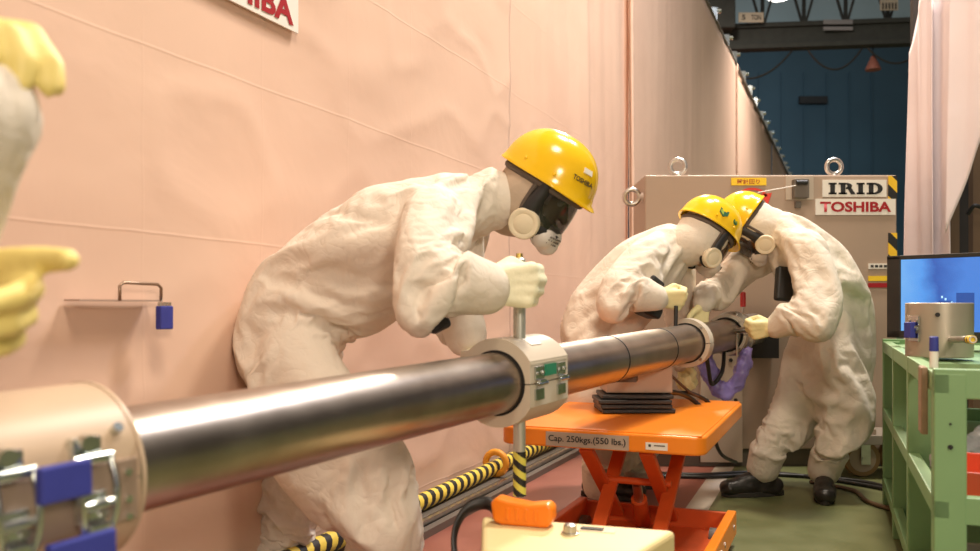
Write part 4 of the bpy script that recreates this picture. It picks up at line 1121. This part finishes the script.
# ------------------------------------------------------------------ green rack
RF, RN = V((1.80, 3.90, 0)), V((1.06, 2.03, 0)); RD = (RF-RN).normalized(); RX = V((RD.y, -RD.x, 0)); RL = (RF-RN).length; RW = .62
def rp(u, w, z): return RN+RD*u+RX*w+V((0, 0, z))
rk = thing('green_rack', rp(RL/2, RW/2, 0), 'green painted steel frame rack at the right', 'rack')
RH = .74; rax = (RX, RD, Z1)
for u in (.03, RL*.36, RL*.68, RL-.03):
    for w in (.035, RW-.035):
        big = u < .1
        MB().box(rp(u, w, RH/2), (.07, .06 if big else .05, RH), rax).build('post', M_GREEN, rk, bevel=.004)
for z, h in ((RH-.025, .05), (.415, .045), (.10, .045)):
    for w in (.018, RW-.018): MB().bar(rp(0, w, z), rp(RL, w, z), .034, h).build('side_rail', M_GREEN, rk, bevel=.003)
    for u in (.018, RL-.018): MB().bar(rp(u, 0, z), rp(u, RW, z), .034, h+.02).build('cross_rail', M_GREEN, rk, bevel=.003)
MB().box(rp(RL/2, RW/2, .39), (RW-.06, RL-.06, .012), rax).build('shelf', M_GREEN, rk)
MB().box(rp(RL/2, RW/2, .08), (RW-.06, RL-.06, .012), rax).build('shelf', M_GREEN, rk)
MB().box(rp(RL*.64, RW/2, RH-.02), (RW-.07, RL*.70, .016), rax).build('top_shelf', M_GREEN, rk)
for z in (.62, .565):
    MB().cyl(rp(-.0015, .035, z), rp(-.003, .035, z), .006 if z < .6 else .003, n=10).build('bolt_hole', M_DARK, rk)
tray = thing('red_tray', rp(.28, .20, .396), 'red plastic tray on the middle shelf of the green rack', 'tray')
M_TRAY = mat('red_tray', (.60, .07, .02), .45)
MB().box(rp(.28, .20, .402), (.30, .32, .012), rax).build('bottom', M_TRAY, tray)
for (u, w, sx_, sy_) in ((.12, .20, .30, .012), (.44, .20, .30, .012), (.28, .05, .012, .32), (.28, .35, .012, .32)):
    MB().box(rp(u, w, .442), (sx_, sy_, .092), rax).build('side', M_TRAY, tray, bevel=.003)
bag = thing('plastic_bag', rp(.62, .16, .396), 'crumpled clear grey plastic bag on the middle rack shelf', 'bag')
blend('bag_body', [(rp(.55, .10, .45), .048, rp(.70, .14, .45), .05), (rp(.62, .14, .46), .045, rp(.66, .20, .49), .038)], mat('bag_grey', (.38, .40, .42), .3), bag, voxel=.009, smooth=2, fold=.03, ffreq=24, iso=.02, ifreq=18)
crate = thing('storage_crate', rp(.28, .34, .09), 'pale crate on the bottom shelf of the green rack', 'crate')
M_CRATE = mat('pale_crate', (.55, .52, .46), .5)
MB().box(rp(.30, .30, .095), (.40, .40, .012), rax).build('bottom', M_CRATE, crate)
for (u, w, sx_, sy_) in ((.10, .30, .40, .012), (.50, .30, .40, .012), (.30, .10, .012, .40), (.30, .50, .012, .40)):
    MB().box(rp(u, w, .155), (sx_, sy_, .13), rax).build('side', M_CRATE, crate, bevel=.003)
# wooden tag on near rail + marker pen
tg = MB().box(rp(.16, -.008, .66), (.016, .075, .17), rax).build('wooden_tag', mat('tag_wood', (.30, .20, .12), .6, var=.15, vscale=30), bevel=.003); prop(tg, 'brown wooden tag hung on the near rail of the green rack', 'tag')
pen = thing('marker_pen', rp(.17, .018, RH), 'white marker pen with blue cap standing on the green rack rail', 'marker')
pbz = rp(.17, .018, RH)
MB().lathe(pbz, (0, 0, 1), [(0, .008), (.002, .0105), (.045, .0105), (.046, .009)], n=16).build('barrel', M_WHITE, pen, smooth=35)
MB().lathe(pbz+V((0, 0, .044)), (0, 0, 1), [(0, .0112), (.036, .0108), (.038, .008)], n=16).build('cap', M_BLUE, pen, smooth=35)

# steel housing on the rack
sh = thing('steel_housing', at(938, 357, 2.62), 'upright steel half-cylinder housing with latch on the green rack', 'housing')
c0 = V((at(939, 350, 2.72).x, 2.72, RH-.002))
pts = []
for i in range(33):
    a = math.radians(-150+300*i/32); pts.append(c0+V((math.sin(a)*.098, -math.cos(a)*.098, 0)))
MB().prism(pts, (0, 0, .172)).build('shell', mat('housing_steel', (.48, .43, .35), .38, .55, var=.1), sh, smooth=25, bevel=.003)
q = c0+V((-.05, -.086, .135))
MB().cyl(q, q+V((-.002, -.005, 0)), .007, n=12).build('bolt_hole', M_DARK, sh)
lo = c0+V((-.094, -.03, .09)); outv = V((-.95, -.3, 0)).normalized(); fw = V((.3, -.95, 0)).normalized()
latch(sh, lo, Z1, fw, outv, .9)
MB().box(lo+outv*.018-Z1*.004, (.03, .05, .02), (fw, Z1, outv)).build('blue_pad', M_BLUE, sh, bevel=.003)
noz = thing('nozzle_rod', at(965, 338, 2.5), 'short steel rod with black and yellow taped end on the housing', 'rod')
n0, n1 = c0+V((-.01, -.09, .058)), at(973, 339.5, 2.42)
nd = (n1-n0).normalized(); nl = (n1-n0).length
MB().lathe(n0, nd, [(0, .0105), (nl, .0105), (nl, .007), (nl-.03, .006)], n=20).build('rod', M_STEEL, noz, smooth=35)
for k in range(4): MB().lathe(n0+nd*(nl-.044+.010*k), nd, [(0, .0107), (0, .0122), (.010, .0122), (.010, .0107)], n=20).build('tape_band', M_BLACKP if k % 2 == 0 else M_YELL, noz, smooth=35)

# monitor behind it
mo = thing('monitor', at(940, 345, 3.3), 'black-framed monitor showing a bright blue picture on the green rack', 'monitor')
ml, mr_ = at(888, 300, 3.42), at(1004, 300, 3.12); md = V((mr_.x-ml.x, mr_.y-ml.y, 0)); mw = md.length; md.normalize(); mn_ = V((md.y, -md.x, 0))
zt, zb = .9+(306-256)/850*3.40, .9-(340-306)/850*3.40+.01
mcen = V(((ml.x+mr_.x)/2, (ml.y+mr_.y)/2, (zt+zb)/2)); max_ = (md, Z1, mn_)
MB().box(mcen-mn_*.02, (mw, zt-zb, .04), max_).build('casing', M_BLACKBOX, mo, bevel=.006)
for o_, sz in ((md*(-mw/2+.026), (.052, zt-zb, .012)), (md*(mw/2-.026), (.052, zt-zb, .012)), (Z1*((zt-zb)/2-.008), (mw, .016, .012)), (-Z1*((zt-zb)/2-.014), (mw, .028, .012))):
    MB().box(mcen+o_+mn_*.006, sz, max_).build('bezel', M_BLACKBOX, mo, bevel=.002)
MB().box(mcen-mn_*.06-Z1*((zt-zb)/2+.005), (.22, .02, .16), max_).build('foot', M_BLACKBOX, mo, bevel=.004)
MB().box(mcen-mn_*.06-Z1*((zt-zb)/2-.05), (.06, .13, .03), max_).build('stand', M_BLACKBOX, mo)
def screen_mat():
    m = bpy.data.materials.new('screen_picture'); m.use_nodes = True; nt = m.node_tree; b = nt.nodes['Principled BSDF']; N = nt.nodes.new; K = nt.links.new
    uv = N('ShaderNodeTexCoord'); sx = N('ShaderNodeSeparateXYZ'); K(uv.outputs['UV'], sx.inputs[0])
    n = N('ShaderNodeTexNoise'); n.inputs['Scale'].default_value = 3.2; n.inputs['Detail'].default_value = 3; K(uv.outputs['UV'], n.inputs['Vector'])
    ad = N('ShaderNodeMath'); ad.operation = 'MULTIPLY_ADD'; ad.inputs[1].default_value = .35; K(n.outputs['Fac'], ad.inputs[0]); K(sx.outputs['X'], ad.inputs[2])
    r = N('ShaderNodeValToRGB'); e = r.color_ramp.elements
    e[0].position = .12; e[0].color = (.20, .50, .95, 1); e[1].position = .62; e[1].color = (.035, .13, .50, 1)
    x = e.new(.40); x.color = (.10, .36, .90, 1); x = e.new(.9); x.color = (.07, .25, .75, 1)
    K(ad.outputs[0], r.inputs['Fac'])
    b.inputs['Base Color'].default_value = (.01, .01, .02, 1); b.inputs['Roughness'].default_value = .25
    K(r.outputs['Color'], b.inputs['Emission Color']); b.inputs['Emission Strength'].default_value = .95
    return m
so_ = MB(); w_, h_ = mw-.10, zt-zb-.044; sc0 = mcen+mn_*.004+Z1*.006
so_.add([sc0-md*w_/2-Z1*h_/2, sc0+md*w_/2-Z1*h_/2, sc0+md*w_/2+Z1*h_/2, sc0-md*w_/2+Z1*h_/2], [(0, 1, 2, 3)])
so_o = so_.build('screen', screen_mat(), mo, fix=False); uvl = so_o.data.uv_layers.new(name='UVMap')
for i, c_ in enumerate(((0, 0), (1, 0), (1, 1), (0, 1))): uvl.data[i].uv = c_
scp = mat('screen_shape', (.01, .02, .05), .3, emit=(.02, .09, .38, .9))
scl = mat('screen_spark', (.2, .4, .6), .3, emit=(.45, .75, 1.0, 1.0))
def scr(u, v, w, h, m, nme): MB().box(sc0+md*(u*w_-w_/2)+Z1*(v*h_-h_/2)+mn_*.0005, (w*w_, h*h_, .0006), max_).build(nme, m, mo)
for (u, v, w, h) in ((.50, .25, .10, .34), (.44, .20, .05, .30), (.58, .22, .06, .40), (.75, .30, .20, .45)): scr(u, v, w, h, scp, 'screen_figure')
for (u, v) in ((.49, .47), (.53, .44), (.60, .40)): scr(u, v, .02, .03, scl, 'screen_spark')

# ------------------------------------------------------------------ right curtain and frame
cw = thing('curtain', V((2.7, 5.6, 0)), 'white protective sheet hanging in folds at the right', 'curtain')
def f_c(s, z): return .05*nz3(s, z, 3.6, .25, 31)+.02*nz3(s, z, 9, .3, 33)
q0 = at(902, 300, 6.2)
sheet('sheet_panel', 0, 1.35, .5, 2.66, M_CURT, cw, 0, (.03, .08), f_c, origin=V((q0.x-.4235*1.35+.10, 6.2-1.35, 0)), d=V((.4235, 1, 0)).normalized(), n=V((-1, .4235, 0)).normalized())
# nearer panel with a slanted lower edge
def slant(name, A, B, zb0, zb1, zt0, zt1, m, par, nx=50, nzv=40):
    A, B = V(A), V(B); d = (B-A); L = d.length; d.normalize(); n = V((-d.y, d.x, 0)); vs = []; uv = []
    for i in range(nx+1):
        t = i/nx
        for j in range(nzv+1):
            k = j/nzv; z0_ = zb0+(zb1-zb0)*t; z1_ = zt0+(zt1-zt0)*t; z = z0_+(z1_-z0_)*k
            o = float(.05*perlin(np.array([[t*L*4.5, z*.4+t, 3.3]]))[0]+.02*perlin(np.array([[t*L*11, z*.5, 9.3]]))[0])
            vs.append(A+d*(t*L)+n*o+V((0, 0, z))); uv.append((t*L, z))
    mb = MB(); mb.add(vs, [(i*(nzv+1)+j, (i+1)*(nzv+1)+j, (i+1)*(nzv+1)+j+1, i*(nzv+1)+j+1) for i in range(nx) for j in range(nzv)])
    o = mb.build(name, m, par, smooth=True, fix=False); l = o.data.uv_layers.new(name='UVMap')
    for k, lp in enumerate(o.data.loops): l.data[k].uv = uv[lp.vertex_index]
    so = o.modifiers.new('thick', 'SOLIDIFY'); so.thickness = .004
def flat(px, Y): p = at(px, 0, Y); return V((p.x, Y, 0))
slant('sheet_panel', flat(908, 5.2), flat(952, 4.7), .55, .65, 2.45, 3.3, M_CURT, cw)
slant('sheet_panel', flat(948, 4.68), flat(1030, 4.3), 1.30, 2.45, 3.2, 4.2, M_CURT, cw)
slant('sheet_panel', flat(912, 5.25), flat(970, 5.4), 2.2, 2.3, 2.48, 4.2, M_CURT, cw, 30, 20)
fr = thing('scaffold_tower', flat(965, 5.0), 'dark scaffold tower with tan uprights behind the white sheet', 'scaffold')
for px in (953, 975, 1000): MB().box(flat(px, 5.1)+V((0, 0, 1.6)), (.05, .05, 3.2)).build('upright', mat('frame_tan', (.16, .10, .06), .6), fr)
MB().box(flat(980, 5.6)+V((0, 0, 1.5)), (.9, .04, 3.0)).build('back_board', mat('frame_dark', (.03, .025, .022), .7), fr)
MB().bar(flat(950, 5.1)+V((0, 0, 2.9)), flat(1010, 5.1)+V((0, 0, 2.9)), .05, .05).build('cross_bar', mat('frame_tan', (.16, .10, .06), .6), fr)
cable([at(968, 214, 5.0), at(974, 206, 4.95), at(982, 208, 4.95), at(990, 214, 5.0)], .012, 'black cable hooked on the dark frame at the right edge')

# ------------------------------------------------------------------ overhead crane
GY = 20.0
cg = thing('crane_girder', at(820, 35, GY), 'dark overhead crane girder with truss and capacity plates', 'crane')
g0, g1 = at(560, 47, GY), at(1150, 26, GY-1.0)
MB().bar(g0, g1, .5, .42).build('main_beam', M_BEAM, cg)
MB().bar(g0+V((0, -.28, .24)), g1+V((0, -.28, .24)), .12, .10).build('flange', M_BEAM, cg)
MB().bar(g0+V((0, -.28, -.24)), g1+V((0, -.28, -.24)), .12, .10).build('flange', M_BEAM, cg)
t0, t1 = g0+V((0, .1, 1.9)), g1+V((0, .1, 1.9))
MB().bar(t0, t1, .12, .12).build('top_chord', M_BEAM, cg)
NT = 14
for k in range(NT):
    a = g0.lerp(g1, k/NT)+V((0, .1, .24)); b = t0.lerp(t1, (k+.5)/NT); c = g0.lerp(g1, (k+1)/NT)+V((0, .1, .24))
    MB().bar(a, b, .05, .05).build('lattice_bar', M_BEAM, cg); MB().bar(b, c, .05, .05).build('lattice_bar', M_BEAM, cg)
    MB().bar(a, t0.lerp(t1, k/NT), .07, .07).build('lattice_post', M_BEAM, cg)
def gpl(px, py, w, h, txt=None, m=M_SIGN):
    p = at(px, py, GY-.85); MB().box(p, (w, .02, h)).build('capacity_plate', m, cg)
    if txt: text('plate_print', txt, M_BLACKP, cg, p+V((0, -.012, 0)), X1, Z1, w*.8, h*.6, bold=.02)
gpl(751, 17.5, .56, .22)
for tx_, px_, w__ in (('5', 743.5, .085), ('TON', 756, .22)): text('plate_print', tx_, M_BLACKP, cg, at(px_, 17.5, GY-.85)+V((0, -.012, 0)), X1, Z1, w__, .12, bold=.02)
gpl(889, 5, .40, .24); gpl(838, 22, .66, .10, None, mat('plate_grey', (.20, .20, .22), .6)); gpl(838, 28.5, .66, .08, None, mat('plate_grey', (.20, .20, .22), .6))
for k in range(5): MB().box(at(883+3.2*k, 6, GY-.87), (.03, .01, .14)).build('plate_print', M_BLACKP, cg)
hst = thing('hoist_trolley', at(725, 15, GY-1), 'dark hoist trolley on the crane girder near the sheeted wall', 'hoist')
MB().box(at(716, 10, GY-.9), (.75, .5, .95)).build('body', M_BEAM, hst, bevel=.03)
MB().box(at(705, 60, GY-.7), (.6, .4, .9)).build('motor', M_BEAM, hst, bevel=.03)
for x in (706, 722): MB().cyl(at(x, 40, GY-.9), at(x, 78, GY-.9), .03, n=8).build('chain_guide', M_BEAM, hst)
for k, (x0, x1, dp, lab) in enumerate(((706, 792, 26, 'festoon cable loop hanging nearest the sheeted wall'), (808, 862, 20, 'festoon cable loop hanging at the middle of the crane girder'), (868, 925, 16, 'festoon cable loop hanging nearest the white curtain'))):
    MB().tube([at(x0+(x1-x0)*t, 50-.035*(x0+(x1-x0)*t-820)+dp*4*t*(1-t), GY-.85) for t in np.linspace(0, 1, 9)], .022, 8, sub=4).build('festoon_cable', M_CABLE, cg, smooth=True)
lp = thing('pendant_lamp', at(873, 60, GY-.55), 'small cone-shaped pendant hanging below the crane girder', 'lamp')
MB().lathe(at(873, 70, GY-.55), (0, 0, 1), [(0, .17), (.02, .17), (.30, .05), (.32, .03)], n=20).build('shade', mat('pendant_red', (.22, .08, .06), .6), lp, smooth=35)
MB().cyl(at(873, 57, GY-.55), at(873, 42, GY-.55), .012, n=6).build('cord', M_CABLE, lp)
bl = thing('high_bay_lamp', at(779, 2, 23), 'bright high-bay lamp glowing above the crane girder', 'lamp')
lc = at(779, -6, 23)
MB().lathe(lc, (0, 0, 1), [(0, .42), (.02, .42), (.30, .18), (.42, .12)], n=24).build('shade', M_BEAM, bl, smooth=35)
MB().ball(lc+V((0, 0, -.02)), .34, (1, 1, .45)).build('bulb', mat('lamp_glow', (1, 1, 1), .5, emit=(1, .97, .9, 6)), bl, smooth=True)
